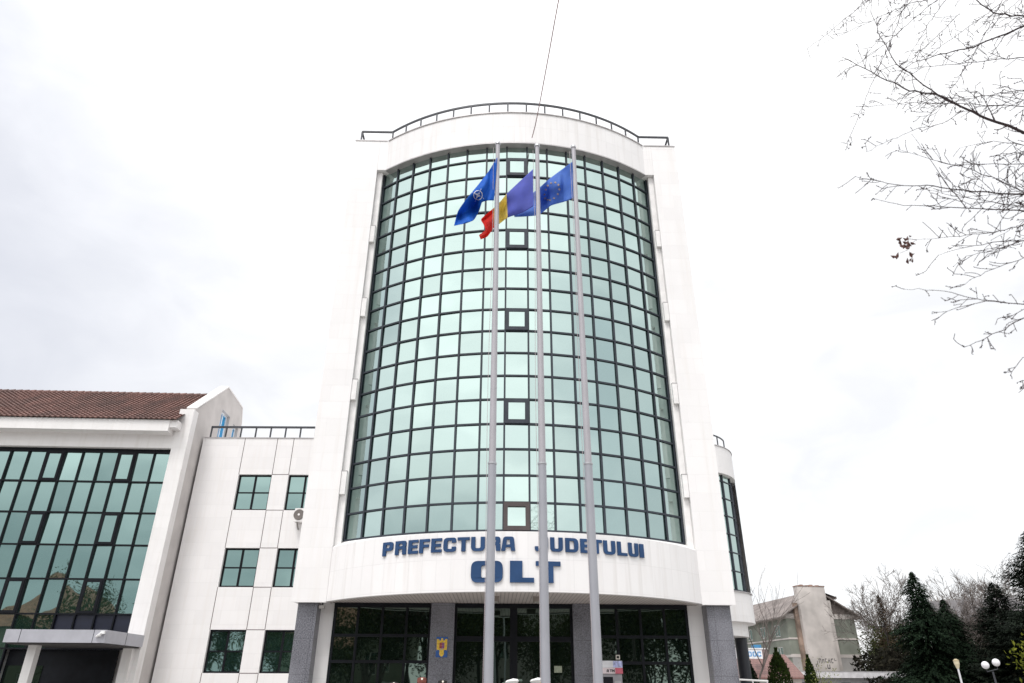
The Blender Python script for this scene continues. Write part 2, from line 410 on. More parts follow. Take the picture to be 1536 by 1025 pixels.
# spandrel with the lettering
Rs, As, sa = arc(5.6, YP, -1.2, 44)
ZS0, ZS1 = CZ+2.2, CZ+3.76
mb = MB(); u = 0
full = [(-5.614, YP+.003)]+sa+[(5.614, YP+.003)]
for i in range(len(full)-1):
    du = math.dist(full[i], full[i+1]); arc_uv_face(mb, full[i], full[i+1], ZS0, ZS1, u, u+du); u += du
for i in range(44):                          # sloping sill up to the glass
    a0, a1 = -GPHI+2*GPHI*i/44, -GPHI+2*GPHI*(i+1)/44
    g0, g1 = gp(a0, .02), gp(a1, .02)
    mb.face([(*sa[i], ZS1), (*sa[i+1], ZS1), (*g1, H18-.03), (*g0, H18-.03)])
for sx in (-1, 1):
    e = sa[0] if sx < 0 else sa[-1]; g = gp(-GPHI*1 if sx < 0 else GPHI, .02)
    q = [(*e, ZS1), (*g, H18-.03), (sx*5.61, g[1]+.1, H18-.03), (sx*5.61, YP, ZS1)]
    mb.face(q if sx < 0 else q[::-1])
_, _, sb = arc(5.6, YP, -1.2, 44, -.18)
for i in range(44): mb.face([(*sb[i], ZS0), (*sb[i+1], ZS0), (*sa[i+1], ZS0), (*sa[i], ZS0)])
mb.build('spandrel', M_band, tower)
mb = MB(); mb.prism([sb[0]]+sb[1:-1]+[sb[-1], (5.61, YP+.03), (6.60, YP+.03), (6.60, 3.6), (-6.62, 3.6), (-6.62, YP+.03), (-5.61, YP+.03)], ZS0+.03, ZS0+.06)
mb.build('soffit', M_soffit, tower)
for sx, xo, xi in ((-1, -6.65, -5.618), (1, 6.63, 5.618)):     # thin white lip round the soffit edge
    mb = MB(); a, b = min(xo, xi), max(xo, xi); mb.box(a, b, YP, YP+.028, CZ+2.17, CZ+2.198); mb.build('lip', M_plaster, tower)

# ---- lettering
def fillet(pts, rad):
    out = []; n = len(pts)
    for i in range(n):
        p = Vector(pts[i][:2]); r = rad[i] if isinstance(rad, (list, tuple)) else rad
        if r <= 0: out.append((p.x, p.y)); continue
        a = (Vector(pts[i-1][:2])-p); b = (Vector(pts[(i+1) % n][:2])-p)
        r1 = min(r, a.length*.49); r2 = min(r, b.length*.49); a.normalize(); b.normalize()
        A, B = p+a*r1, p+b*r2
        for k in range(6):
            t = k/5; q = A*(1-t)**2+p*2*t*(1-t)+B*t*t; out.append((q.x, q.y))
    return out
def glyph(ch, w, h, t, s):                  # t: vertical stroke, s: horizontal stroke
    r = min(w, h)*.26; ri = r*.45
    if ch == 'I': return [fillet([(0,0),(w,0),(w,h),(0,h)], .01)], []
    if ch == 'L': return [[(0,0),(w,0),(w,s),(t,s),(t,h),(0,h)]], []
    if ch == 'T': return [[(w/2-t/2,0),(w/2+t/2,0),(w/2+t/2,h-s),(w,h-s),(w,h),(0,h),(0,h-s),(w/2-t/2,h-s)]], []
    if ch == 'E': m = (h-s)/2; return [[(0,0),(w,0),(w,s),(t,s),(t,m),(w*.92,m),(w*.92,m+s),(t,m+s),(t,h-s),(w,h-s),(w,h),(0,h)]], []
    if ch == 'F': m = (h-s)/2; return [[(0,0),(t,0),(t,m),(w*.92,m),(w*.92,m+s),(t,m+s),(t,h-s),(w,h-s),(w,h),(0,h)]], []
    if ch == 'O': return [fillet([(0,0),(w,0),(w,h),(0,h)], r*1.3)], [fillet([(t,s),(w-t,s),(w-t,h-s),(t,h-s)], ri)]
    if ch == 'D': return [fillet([(0,0),(w,0),(w,h),(0,h)], [0, r*1.4, r*1.4, 0])], [fillet([(t,s),(w-t,s),(w-t,h-s),(t,h-s)], [0,ri,ri,0])]
    if ch == 'P': m = h*.36; return [fillet([(0,0),(t,0),(t,m),(w,m),(w,h),(0,h)], [0,0,0,r,r,0])], [fillet([(t,m+s),(w-t,m+s),(w-t,h-s),(t,h-s)], [0,ri,ri,0])]
    if ch == 'R': m = h*.40; return [fillet([(0,0),(t,0),(t,m),(w-t,m),(w-t,0),(w,0),(w,m+s*.4),(w*.9,m+s*.6),(w,m+s),(w,h),(0,h)], [0,0,0,.02,0,0,.02,0,.02,r,0])], [fillet([(t,m+s),(w-t,m+s),(w-t,h-s),(t,h-s)], [0,ri,ri,0])]
    if ch == 'A':
        k = w*.16; m = h*.26
        return [fillet([(0,0),(t*.95,0),(t+.02*w,m),(w-t-.02*w,m),(w-t*.95,0),(w,0),(w-k*.6,h),(k,h)], [0,0,0,0,0,0,r*.8,r*.8])], [fillet([(t+.06*w,m+s*.9),(w-t-.06*w,m+s*.9),(w-t-.08*w,h-s),(t+.10*w,h-s)], [0,0,ri*.5,ri*.5])]
    if ch == 'U': return [fillet([(0,0),(w,0),(w,h),(w-t,h),(w-t,s),(t,s),(t,h),(0,h)], [r*1.3,r*1.3,0,0,ri,ri,0,0])], []
    if ch == 'J': return [fillet([(0,0),(w,0),(w,h),(w-t,h),(w-t,s),(t*.8,s),(t*.8,h*.34),(0,h*.34)], [r,r*1.2,0,0,ri,ri*.5,0,0])], []
    if ch == 'C': return [fillet([(0,0),(w,0),(w,h*.36),(w-t,h*.36),(w-t,s),(t,s),(t,h-s),(w-t,h-s),(w-t,h*.64),(w,h*.64),(w,h),(0,h)], [r*1.3,r,0,0,0,ri,ri,0,0,0,r,r*1.3])], []
    if ch == 'M': return [[(0,0),(t,0),(t,h*.55),(w/2,h*.2),(w-t,h*.55),(w-t,0),(w,0),(w,h),(w-t,h),(w/2,h*.55),(t,h),(0,h)]], []
def put_glyph(mb, ch, w, h, t, s, fn, d0, d1, mi=0):      # fn(x, z, depth) -> point
    outs, holes = glyph(ch, w, h, t, s)
    loops = outs+holes
    flat = [p for l in loops for p in l]
    for tr in tessellate_polygon([[Vector((p[0], p[1], 0)) for p in l] for l in loops]):
        q = [flat[i] for i in tr]
        ar = (q[1][0]-q[0][0])*(q[2][1]-q[0][1])-(q[2][0]-q[0][0])*(q[1][1]-q[0][1])
        if abs(ar) < 1e-9: continue
        if ar < 0: q = q[::-1]
        mb.face([fn(p[0], p[1], d1) for p in q], mi)
    for li, l in enumerate(loops):
        for i in range(len(l)):
            a, b = l[i], l[(i+1) % len(l)]
            if math.dist(a, b) < 1e-7: continue
            q = [fn(*a, d0), fn(*b, d0), fn(*b, d1), fn(*a, d1)]
            mb.face(q if li < len(outs) else q[::-1], mi)
LET = [('P',-3.99,-3.63),('R',-3.55,-3.19),('E',-3.12,-2.81),('F',-2.77,-2.46),('E',-2.41,-2.10),('C',-2.05,-1.69),('T',-1.65,-1.31),('U',-1.27,-.89),('R',-.83,-.47),('A',-.45,-.07),
       ('J',.46,.82),('U',.88,1.23),('D',1.30,1.67),('E',1.73,2.02),('T',2.05,2.38),('U',2.42,2.79),('L',2.86,3.18),('U',3.23,3.57),('I',3.62,3.77)]
def on_cyl(x0, z0, slant=.0):
    def fn(x, z, d):
        a = (x0+x+slant*z)/Rs
        return ((Rs+d)*math.sin(a), Rs-1.2-(Rs+d)*math.cos(a), z0+z)
    return fn
for ch, x0, x1 in LET:
    mb = MB(); put_glyph(mb, ch, x1-x0, .375, .118, .076, on_cyl(x0, CZ+3.235), .008, .045); mb.build('letter', M_blue, tower)
for ch, x0, x1, t in (('O',-1.25,-.40,.27),('L',-.21,.43,.33),('T',.48,1.15,.27)):
    mb = MB(); put_glyph(mb, ch, x1-x0, .55, t, .12, on_cyl(x0, CZ+2.425), .008, .05); mb.build('letter', M_blue, tower)

# ---- ground floor
GZ = CZ+2.21
for a, b in ((-6.48, -5.905), (5.79, 6.507)):
    mb = MB(); mb.box(a, b, 1.7, 2.5, .02, GZ+.01); mb.build('column', M_granite, tower)
for a, b in ((-2.52, -1.81), (1.76, 2.375)):
    mb = MB(); mb.box(a, b, 1.94, 2.7, .02, GZ+.01); mb.build('column', M_granite, tower)
for a, b in ((-5.903, -5.475), (5.295, 5.788)):
    mb = MB(); mb.box(a, b, 2.2, 2.45, .02, GZ+.01); mb.build('side_wall', M_clad, tower)
def storefront(name, x0, x1, nc, rows, door=False):
    fr = MB(); zt = GZ; t = .065; y0, y1 = 2.05, 2.17
    xs = [x0+(x1-x0)*i/nc for i in range(nc+1)]
    fr.box(x0, x1, y0-.01, y1, zt-.11, zt); fr.box(x0, x1, y0-.01, y1, .02, .14)
    for i, x in enumerate(xs):
        hw = t/2 if 0 < i < nc else .07
        if door and i == nc//2: hw = .11
        xa, xb = max(x-hw, x0), min(x+hw, x1)
        fr.box(xa, xb, y0, y1, .14, zt-.11)
    for z in rows:
        tt = .05 if not door else .09
        for i in range(nc): fr.box(xs[i]+.03, xs[i+1]-.03, y0+.004, y1-.01, z-tt, z+tt*.6)
    o = fr.build(name, M_black, tower)
    g = MB(); zz = [.1]+sorted(rows)+[zt-.05]
    for i in range(nc):
        for k in range(len(zz)-1):
            a, b = rnd.gauss(0, .004), rnd.gauss(0, .004)
            q = [(xs[i], 2.12-a-b, zz[k]), (xs[i+1], 2.12+a-b, zz[k]), (xs[i+1], 2.12+a+b, zz[k+1]), (xs[i], 2.12-a+b, zz[k+1])]
            g.face(q)
    g.build('glass', M_glass_d, o)
    if door:
        for i in range(nc):
            h = MB(); x = xs[i+1]-.12 if i % 2 == 0 else xs[i]+.12
            h.tube([(x, 2.01, .75), (x, 1.97, .8), (x, 1.97, 1.3), (x, 2.01, 1.35)], [.014]*4, 6); h.build('handle', M_steel, o)
    return o
storefront('storefront_window', -5.47, -2.522, 4, [CZ+1.32, CZ+.61, CZ-.12, CZ-.85])
storefront('storefront_window', 2.377, 5.29, 4, [CZ+1.32, CZ+.61, CZ-.12, CZ-.85])
storefront('entrance_door', -1.807, 1.757, 4, [CZ+1.25], True)
# coat of arms on the left inner column
pq = MB(); cx_, cz_ = -2.15, CZ+1.0
pq.box(cx_-.17, cx_+.17, 1.912, 1.936, cz_-.28, cz_+.27)
pq = pq.build('coat_of_arms', simple('blue plaque enamel', (.03,.11,.36), .4), tower)
M_gold = simple('golden enamel', (.78,.52,.06), .4, 0, .2, 20)
def flat_poly(mb, pts, y0, y1, mi=0):
    n = len(pts)
    for tr in tessellate_polygon([[Vector((p[0], p[1], 0)) for p in pts]]):
        q = [pts[i] for i in tr]
        if (q[1][0]-q[0][0])*(q[2][1]-q[0][1])-(q[2][0]-q[0][0])*(q[1][1]-q[0][1]) < 0: q = q[::-1]
        mb.face([(p[0], y1, p[1]) for p in q], mi)
    for i in range(n):
        a, b = pts[i], pts[(i+1) % n]; mb.face([(a[0],y0,a[1]),(b[0],y0,b[1]),(b[0],y1,b[1]),(a[0],y1,a[1])], mi)
half = [(0,.24),(.025,.225),(.03,.19),(.045,.165),(.075,.175),(.085,.20),(.12,.215),(.155,.205),(.158,.10),(.155,-.02),(.15,-.10),(.12,-.075),(.10,-.09),(.075,-.075),(.06,-.12),(.075,-.18),(.05,-.23),(.02,-.26),(0,-.265)]
eg = MB(); flat_poly(eg, [(cx_+x, cz_+z) for x, z in half[::-1]]+[(cx_-x, cz_+z) for x, z in half[1:-1]], 1.911, 1.902)
eg.build('eagle', M_gold, pq)
sh = MB()
for k, (xa, xb, za, zb, mi) in enumerate(((-.075,0,.04,.115,0),(0,.075,.04,.115,1),(-.075,0,-.045,.04,0),(0,.075,-.045,.04,1),(-.04,.04,-.085,-.045,2))):
    sh.box(cx_+xa+.002, cx_+xb-.002, 1.892, 1.901, cz_+za+.002, cz_+zb-.002, mi)
sh.build('shield', [simple('red enamel', (.38,.08,.05), .4, 0, .3, 30), simple('violet enamel', (.28,.10,.26), .4, 0, .3, 30), simple('pale enamel', (.55,.45,.35), .4)], pq)
# roof railing
ra = MB(); zr = TOPZ+.62
_, _, rr = arc(5.15, YP+.1, -.12, 40)
line = [(-6.45, 2.5), (-6.45, YP+.12), (-5.2, YP+.12)]+rr+[(5.2, YP+.12), (6.43, YP+.12), (6.43, 2.5)]
for i in range(len(line)-1):
    a, b = line[i], line[i+1]; ra.bar((*a, zr), (*b, zr), .06, .075)
railing = ra.build('railing', M_rail, tower)
posts = [(-6.45, YP+.12), (-6.45, 2.2), (6.43, YP+.12), (6.43, 2.2)]
_, _, rp = arc(5.15, YP+.1, -.12, 15)
for p in posts+list(rp):
    q = MB(); q.box(p[0]-.03, p[0]+.03, p[1]-.03, p[1]+.03, TOPZ+.03, zr-.038); q.build('post', M_rail, railing)
# soffit lamps
for px in (-.62, .62):
    q = MB(); q.box(px-.14, px+.14, .1, .42, GZ-.12, GZ+.02); lamp = q.build('soffit_lamp', simple('grey lamp housing', (.25,.22,.2), .5), tower)
    q = MB(); q.box(px-.10, px+.10, .14, .38, GZ-.128, GZ-.122); q.build('lamp_glass', simple('frosted lamp glass', (.5,.48,.45), .3), lamp)

# ================================================================== POLES AND FLAGS
M_upper = simple('pale pole paint', (.40,.385,.41), .5, .1, .05)
labs = ['leftmost grey flagpole, flying the dark blue compass flag', 'middle grey flagpole, flying the blue yellow red tricolour', 'rightmost grey flagpole, flying the blue flag with gold stars']
for (px, top), lab in zip(((-.2155, 6.92), (.346, 6.88), (.864, 6.86)), labs):
    t = thing('flagpole', lab, 'flagpole', (px, 7.5, 0), 0, 'flagpoles in front of the tower')
    zs = CZ+2.215
    q = MB(); q.lathe(0, 0, [(.048, .03), (.0455, zs)], 24); q.build('lower_shaft', M_pole, t, True)
    q = MB(); q.lathe(0, 0, [(.0405, zs+.02), (.0345, CZ+4.7), (.0285, CZ+top)], 24); q.build('upper_shaft', M_upper, t, True)
    q = MB(); q.lathe(0, 0, [(.049, zs), (.051, zs+.003), (.051, zs+.02), (.04, zs+.023)], 24); q.build('collar', M_steel, t)
    q = MB(); q.lathe(0, 0, [(.033, CZ+top-.01), (.039, CZ+top), (.036, CZ+top+.03), (.007, CZ+top+.045)], 16); q.build('finial', M_steel, t)
    q = MB(); q.lathe(0, 0, [(.15, .021), (.15, .04)], 20); q.lathe(0, 0, [(.075, .04), (.06, .2)], 20); q.build('base', M_steel, t)
    q = MB(); pts = [(-.058+.008*math.sin(i*.7), -.04, 1.2+(CZ+top-1.3)*i/14) for i in range(15)]; q.tube(pts, [.0028]*15, 5); q.build('halyard', M_rope, t)
    q = MB(); q.box(-.07, -.015, -.055, -.035, 1.18, 1.21); q.build('cleat', M_steel, t)

def cr_interp(keys, u):
    for i in range(len(keys)-1):
        if u <= keys[i+1][0] or i == len(keys)-2:
            break
    def K(j): return keys[max(0, min(len(keys)-1, j))]
    t = (u-keys[i][0])/(keys[i+1][0]-keys[i][0])
    out = []
    for s_ in (1, 2):
        r = []
        for c in (0, 1):
            p0, p1, p2, p3 = (K(i-1)[s_][c], K(i)[s_][c], K(i+1)[s_][c], K(i+2)[s_][c])
            m1 = (p2-p0)/2 if i > 0 else p2-p1; m2 = (p3-p1)/2 if i+2 < len(keys) else p2-p1
            h = t*t*(3-2*t); a = t*(1-t)**2; b = t*t*(t-1)
            r.append(p1*(1-h)+p2*h+a*m1*.6+b*m2*.6)
        out.append(r)
    return out
class Flag:
    def __init__(s, keys, Y0, amp, ph, waves, drift=0): s.keys, s.Y0, s.amp, s.ph, s.w, s.drift = keys, Y0, amp, ph, waves, drift
    def pix(s, u, v):
        a, b = cr_interp(s.keys, u); return a[0]*(1-v)+b[0]*v, a[1]*(1-v)+b[1]*v
    def Y(s, u, v):
        g = min(1, u*3.5)
        return s.Y0+s.drift*min(1, u*2.2)+s.amp*g*(math.sin(s.w*u*6.28+v*2.6+s.ph)+.55*math.sin(s.w*1.9*u*6.28-v*4.2+s.ph*2)+.32*math.sin(v*8.5+u*5+s.ph))
    def pt(s, u, v, off=0):
        x, y = s.pix(u, v); return P(x, y, s.Y(u, v)-off)
    def at(s, px, py, off):
        best = min(((i/60, j/30) for i in range(61) for j in range(31)), key=lambda q: (lambda p: (p[0]-px)**2+(p[1]-py)**2)(s.pix(*q)))
        return P(px, py, s.Y(*best)-off)
    def mesh(s, mats, matfn, name, label, group='flags on the flagpoles'):
        nu, nv = 60, 26; mb = MB(); base = []
        for i in range(nu+1):
            for j in range(nv+1): mb.v.append(tuple(s.pt(i/nu, j/nv)))
        for i in range(nu):
            for j in range(nv):
                a = i*(nv+1)+j; mb.f.append((a, a+1, a+nv+2, a+nv+1)); mb.uv.append(None); mb.mi.append(matfn((i+.5)/nu))
        o = mb.build(name, mats, None, True)
        so_ = o.modifiers.new('thickness', 'SOLIDIFY'); so_.thickness = .002; so_.offset = 0
        return tag(o, label, 'flag', group)
M_navy = clothmat('royal blue flag cloth', (.008,.12,.56), .3); M_lblue = clothmat('faded blue flag cloth', (.12,.25,.66), .45)
M_viol = clothmat('violet blue flag cloth', (.15,.18,.60), .45); M_yel = clothmat('yellow flag cloth', (.90,.76,.24), .45); M_red = clothmat('red flag cloth', (.80,.045,.03), .45)
M_whitec = clothmat('white appliqué', (.8,.8,.8), .2); M_goldc = clothmat('gold appliqué', (.62,.45,.22), .2)
f1 = Flag([(0,(746,236),(741,301)),(.2,(733,257),(732,301)),(.4,(716,279),(723,304)),(.6,(700,298),(719,316)),(.8,(687,317),(711,330)),(1,(681,339),(700,335))], 7.46, .11, .6, 1.3)
fl = f1.mesh([M_navy], lambda u: 0, 'flag', 'dark blue flag with a white compass star, hanging slack and furled')
star = MB(); C0 = (717, 293); ax = Vector((.86, -.5)); 
def epx(a, r): return (C0[0]+math.cos(a)*r*.95, C0[1]-math.sin(a)*r*1.02)
def e3(a, r, o=.022): return f1.at(*epx(a, r), o)
for k in range(4):
    a = R(62+90*k)
    tip = e3(a, 8.6); l_ = e3(a+R(45), 2.0); r_ = e3(a-R(45), 2.0); c_ = e3(0, 0)
    star.face([tip, l_, c_], 0); star.face([tip, c_, r_], 0)
for k in range(28):
    a0, a1 = 2*math.pi*k/28, 2*math.pi*(k+1)/28
    star.face([e3(a0, 6.4), e3(a1, 6.4), e3(a1, 7.3), e3(a0, 7.3)], 0)
for k in range(4):
    a = R(62+90*k); d = .06
    star.face([e3(a-d/2, 9.0), e3(a+d/2, 9.0), e3(a+d/2, 10.6), e3(a-d/2, 10.6)], 0)
    star.face([e3(a-.02, .3, .027), e3(a-.3, .4, .027), e3(a-.02, 7.9, .027)], 1)
star.build('compass_star', [M_whitec, M_navy], fl)
f2 = Flag([(0,(799.5,254),(800,309.5)),(.17,(780,272),(784,319)),(.33,(760,291),(762,326.5)),(.5,(751,302),(753,333)),(.67,(742,311),(741,343)),(.78,(722,328.5),(742,340)),(.85,(725,336),(737,347)),(.91,(728,345),(731,355)),(1,(718.5,353),(721,359.5))], 7.46, .065, 2.1, 1.2, .22)
f2.mesh([M_viol, M_yel, M_red], lambda u: 0 if u < .33 else 1 if u < .68 else 2, 'flag', 'vertical tricolour flag of blue, yellow and red with a torn red end')
f3 = Flag([(0,(858.5,243),(862,297)),(.3,(838,258),(846,303)),(.5,(821,271),(826,309)),(.75,(803,287),(807,323)),(1,(767,312),(772,326))], 7.48, .09, .2, 1.4, .34)
fl3 = f3.mesh([M_lblue], lambda u: 0, 'flag', 'pale blue flag with a ring of gold stars, partly behind the tricolour')
for k in range(12):
    a = 2*math.pi*k/12+.3; cu, cv = .47+.13*math.cos(a), .48+.30*math.sin(a); pts = []; st = MB()
    px, py = f3.pix(cu, cv)
    for j in range(10):
        r_ = 2.0 if j % 2 == 0 else .85; g = math.pi/2+j*math.pi/5; pts.append((px+math.cos(g)*r_, py-math.sin(g)*r_))
    c3 = f3.at(px, py, .012)
    q = [f3.at(x, y, .012) for x, y in pts]
    for j in range(10): st.face([c3, q[j], q[(j+1) % 10]])
    st.build('star', M_goldc, fl3)

# overhead cable from the parapet towards the street
A_ = P(798, 207, 19.98); E_ = Vector((7.4, -38.5, 11.2)); pn = (E_-A_).cross(Vector((0,0,1))).normalized(); O_ = Vector((0,0,CZ))
def in_plane(px, py):                        # the cable hangs in one vertical plane between parapet and the house over the street
    d = P(px, py, 10)-O_; return O_+d*((A_-O_).dot(pn)/d.dot(pn))
pts = [A_]+[in_plane(*p) for p in ((803, 188), (810, 153), (818, 110), (825, 72), (831, 38), (838, 0))]
a_, b_ = pts[-2], pts[-1]; sl0 = (b_-a_)/(b_-a_).length; ln_ = (E_-b_).length
pts += [b_*(1-t)**2+(b_+sl0*ln_*.35)*2*t*(1-t)+E_*t*t for t in [k/14 for k in range(1, 15)]]
q = MB(); q.tube(pts, [.017]*len(pts), 6); tag(q.build('overhead_cable', simple('reddish cable sheath', (.40,.27,.27), .6)), 'thin reddish cable running from the tower parapet up out of the picture', 'cable')

# ================================================================== LEFT WING (square windows, roof railing)
wing = thing('office_wing', 'white four-storey wing with square black-framed windows and a roof railing, beside the tower', 'building', (-14.3, 30.7, 0))
def wall_open(mb, x0, x1, z0, z1, ops, y, dep, mi=0):    # wall facing -y at y, with recessed openings
    xs = sorted({x0, x1, *[o[0] for o in ops], *[o[1] for o in ops]}); zs = sorted({z0, z1, *[o[2] for o in ops], *[o[3] for o in ops]})
    for i in range(len(xs)-1):
        for k in range(len(zs)-1):
            cx, cz = (xs[i]+xs[i+1])/2, (zs[k]+zs[k+1])/2
            if any(o[0] < cx < o[1] and o[2] < cz < o[3] for o in ops): continue
            mb.face([(xs[i], y, zs[k]), (xs[i+1], y, zs[k]), (xs[i+1], y, zs[k+1]), (xs[i], y, zs[k+1])], mi)
    for a, b, c, d in ops:
        mb.face([(a, y, c), (b, y, c), (b, y+dep, c), (a, y+dep, c)], mi); mb.face([(a, y+dep, d), (b, y+dep, d), (b, y, d), (a, y, d)], mi)
        mb.face([(a, y, c), (a, y+dep, c), (a, y+dep, d), (a, y, d)], mi); mb.face([(b, y+dep, c), (b, y, c), (b, y, d), (b, y+dep, d)], mi)
def window4(parent, a, b, c, d, y, nx=2, nz=2, t=.07, gl=None, fm=None, name='window'):
    fr = MB(); fr.box(a, b, y, y+.06, d-t, d); fr.box(a, b, y, y+.06, c, c+t)
    fr.box(a, a+t, y, y+.06, c+t, d-t); fr.box(b-t, b, y, y+.06, c+t, d-t)
    for i in range(1, nx): x = a+(b-a)*i/nx; fr.box(x-t*.6, x+t*.6, y+.002, y+.058, c+t, d-t)
    for k in range(1, nz): z = c+(d-c)*k/nz; fr.box(a+t, b-t, y+.005, y+.05, z-t*.4, z+t*.4)
    o = fr.build(name, fm or M_black, parent)
    g = MB()
    for i in range(nx):
        for k in range(nz):
            p, q_ = a+(b-a)*i/nx, a+(b-a)*(i+1)/nx; r, s_ = c+(d-c)*k/nz, c+(d-c)*(k+1)/nz
            e, f_ = rnd.gauss(0, .003), rnd.gauss(0, .003)
            g.face([(p, y+.035-e-f_, r), (q_, y+.035+e-f_, r), (q_, y+.035+e+f_, s_), (p, y+.035-e+f_, s_)])
    g.build('pane', gl or M_glass_l, o); return o
ox = -14.3
WX = [(-12.45-ox, -10.93-ox), (-10.17-ox, -8.65-ox), (-7.9-ox, -6.4-ox)]
WZ = [CZ+.38, CZ+3.67, CZ+6.93]
WT = CZ+10.27
mb = MB(); wall_open(mb, -.1, 9.6, .02, WT, [(a, b, z, z+1.62) for a, b in WX for z in WZ], 0, .2)
mb.box(-.1, 9.6, .25, 9, WT-.25, WT-.05); mb.box(-.1, .1, .25, 9, .02, WT-.25); mb.box(9.4, 9.6, .25, 9, .02, WT-.25); mb.box(.1, 9.4, 8.8, 9, .02, WT-.25)
mb.build('wall', M_wing, wing)
for a, b in WX:
    for z in WZ: window4(wing, a, b, z, z+1.62, .13)
M_joint = simple('dark joint filler', (.13,.10,.10), .8)
for a, b in WX:
    for x in (a, b):
        zz = [.02]+[v for z in WZ for v in (z, z+1.62)]+[WT]
        for i in range(0, len(zz), 2): mb = MB(); mb.box(x-.014, x+.014, -.004, .001, zz[i], zz[i+1]); mb.build('panel_joint', M_joint, wing)
for k in range(len(WX)-1):
    for z in WZ:
        for v in (z, z+1.62): mb = MB(); mb.box(WX[k][1]+.015, WX[k+1][0]-.015, -.004, .001, v-.014, v+.014); mb.build('panel_joint', M_joint, wing)
mb = MB(); mb.box(-.1, 9.6, -.03, .22, WT+.002, WT+.04); mb.build('coping', M_coping, wing)
q = MB(); zr = WT+.62; q.box(.12, 9.5, .06, .14, zr-.085, zr); rl = q.build('railing', M_rail, wing)
for i in range(13):
    x = .15+i*.70; p = MB(); p.box(x-.03, x+.03, .07, .13, WT+.04, zr-.085); p.build('post', M_rail, rl)
# air conditioner on the wing wall
acp = P(448.5, 773, 30.35)
ac = thing('air_conditioner', 'white air conditioner outdoor unit on the wing wall, half hidden by the tower edge', 'air conditioner', acp)
q = MB(); q.box(-.2, .62, -.02, .3, -.28, .3); q.build('casing', M_plaster, ac)
q = MB(); q.tube([(0, -.03, .02), (0, -.05, .02)], [.235, .22], 24); gr_ = q.build('fan_grille', simple('grey grille', (.16,.14,.13), .6), ac)
q = MB(); q.tube([(0, -.052, .02), (0, -.062, .02)], [.05, .045], 12); q.build('fan_hub', M_plaster, gr_)
q = MB(); q.bar((-.05, .0, -.29), (-.05, .33, -.55), .04, .04); q.bar((.5, .0, -.29), (.5, .33, -.55), .04, .04); q.build('bracket', simple('bracket steel', (.2,.18,.17), .6), ac)

# ================================================================== LEFT BUILDING (tiled roof)
LB = thing('tiled_roof_building', 'white building with a brown tiled roof, green glass front and gabled end wall', 'building', (-14.44, 29.3, 0), math.atan(.045))
XL = -18.0
def lbw(px, py, Y): 
    return LB_inv @ P(px, py, Y)
LB_inv = (Matrix.Translation((-14.44, 29.3, 0)) @ Matrix.Rotation(math.atan(.045), 4, 'Z')).inverted()
zP = CZ+11.17
# end wall (gable) with attic windows : polygon in y,z with openings cut as a grid
mb = MB(); mb.box(-.64, 0, 0, .5, .02, zP)
mb.build('corner_pier', M_left, LB)
ops = [(3.15, 4.3, CZ+10.7, CZ+12.38), (4.95, 5.75, CZ+10.7, CZ+12.25)]
def gable_face(x, flip):
    ys = sorted({.50, 3.3, 5.75, 6.1} | {o[0] for o in ops} | {o[1] for o in ops})
    def ztop(y):
        top = [(6.1, CZ+12.6), (5.75, CZ+13.45), (3.3, CZ+13.62), (.50, CZ+11.45)][::-1]
        for i in range(len(top)-1):
            if top[i][0] <= y <= top[i+1][0]:
                t = (y-top[i][0])/(top[i+1][0]-top[i][0]); return top[i][1]*(1-t)+top[i+1][1]*t
        return top[-1][1]
    for i in range(len(ys)-1):
        a, b = ys[i], ys[i+1]; m = (a+b)/2
        op = [o for o in ops if o[0] < m < o[1]]
        segs = [(.02, .02, ztop(a), ztop(b))] if not op else [(.02, .02, op[0][2], op[0][2]), (op[0][3], op[0][3], ztop(a), ztop(b))]
        for za, zb, zc, zd in segs:
            q = [(x, a, za), (x, b, zb), (x, b, zd), (x, a, zc)]
            mb.face(q[::-1] if flip else q)
mb = MB(); gable_face(0, False); gable_face(-.38, True)
mb.face([(0, .04, zP), (0, .5, zP), (0, .5, CZ+11.45)]); mb.face([(0, .04, zP), (0, .5, CZ+11.45), (-.38, .5, CZ+11.45), (-.38, .04, zP)])
top = [(6.1, .02), (6.1, CZ+12.6), (5.75, CZ+13.45), (3.3, CZ+13.62), (.50, CZ+11.45)]
for i in range(len(top)-1):
    a, b = top[i], top[i+1]; mb.face([(0, *a), (-.38, *a), (-.38, *b), (0, *b)][::-1])
for a, b, c, d in ops:
    x0, x1 = 0, -.25
    mb.face([(x0, a, c), (x1, a, c), (x1, a, d), (x0, a, d)]); mb.face([(x0, b, c), (x0, b, d), (x1, b, d), (x1, b, c)])
    mb.face([(x0, a, d), (x1, a, d), (x1, b, d), (x0, b, d)]); mb.face([(x0, a, c), (x0, b, c), (x1, b, c), (x1, a, c)])
mb.build('gable_wall', simple('rough shaded grey render', (.53,.50,.485), .9, var=.07, vscale=1.2, bump=.15), LB)  # grey darkened to carry the shade of this side, turned from the sun
mb = MB()                                                       # white coping following the gable
cp = [(.1, CZ+11.25), (3.3, CZ+13.66), (5.78, CZ+13.49), (6.13, CZ+12.6)]
for i in range(3):
    (a, za), (b, zb) = cp[i], cp[i+1]
    mb.bar((-.19, a, za), (-.19, b, zb), .44 if i == 0 else .42, .07)
mb.build('coping', simple('white coping', (.8,.78,.77), .6, var=.03), LB)
M_attic = simple('bright blue shutter film', (.0,.26,.55), .35, 0, .1)
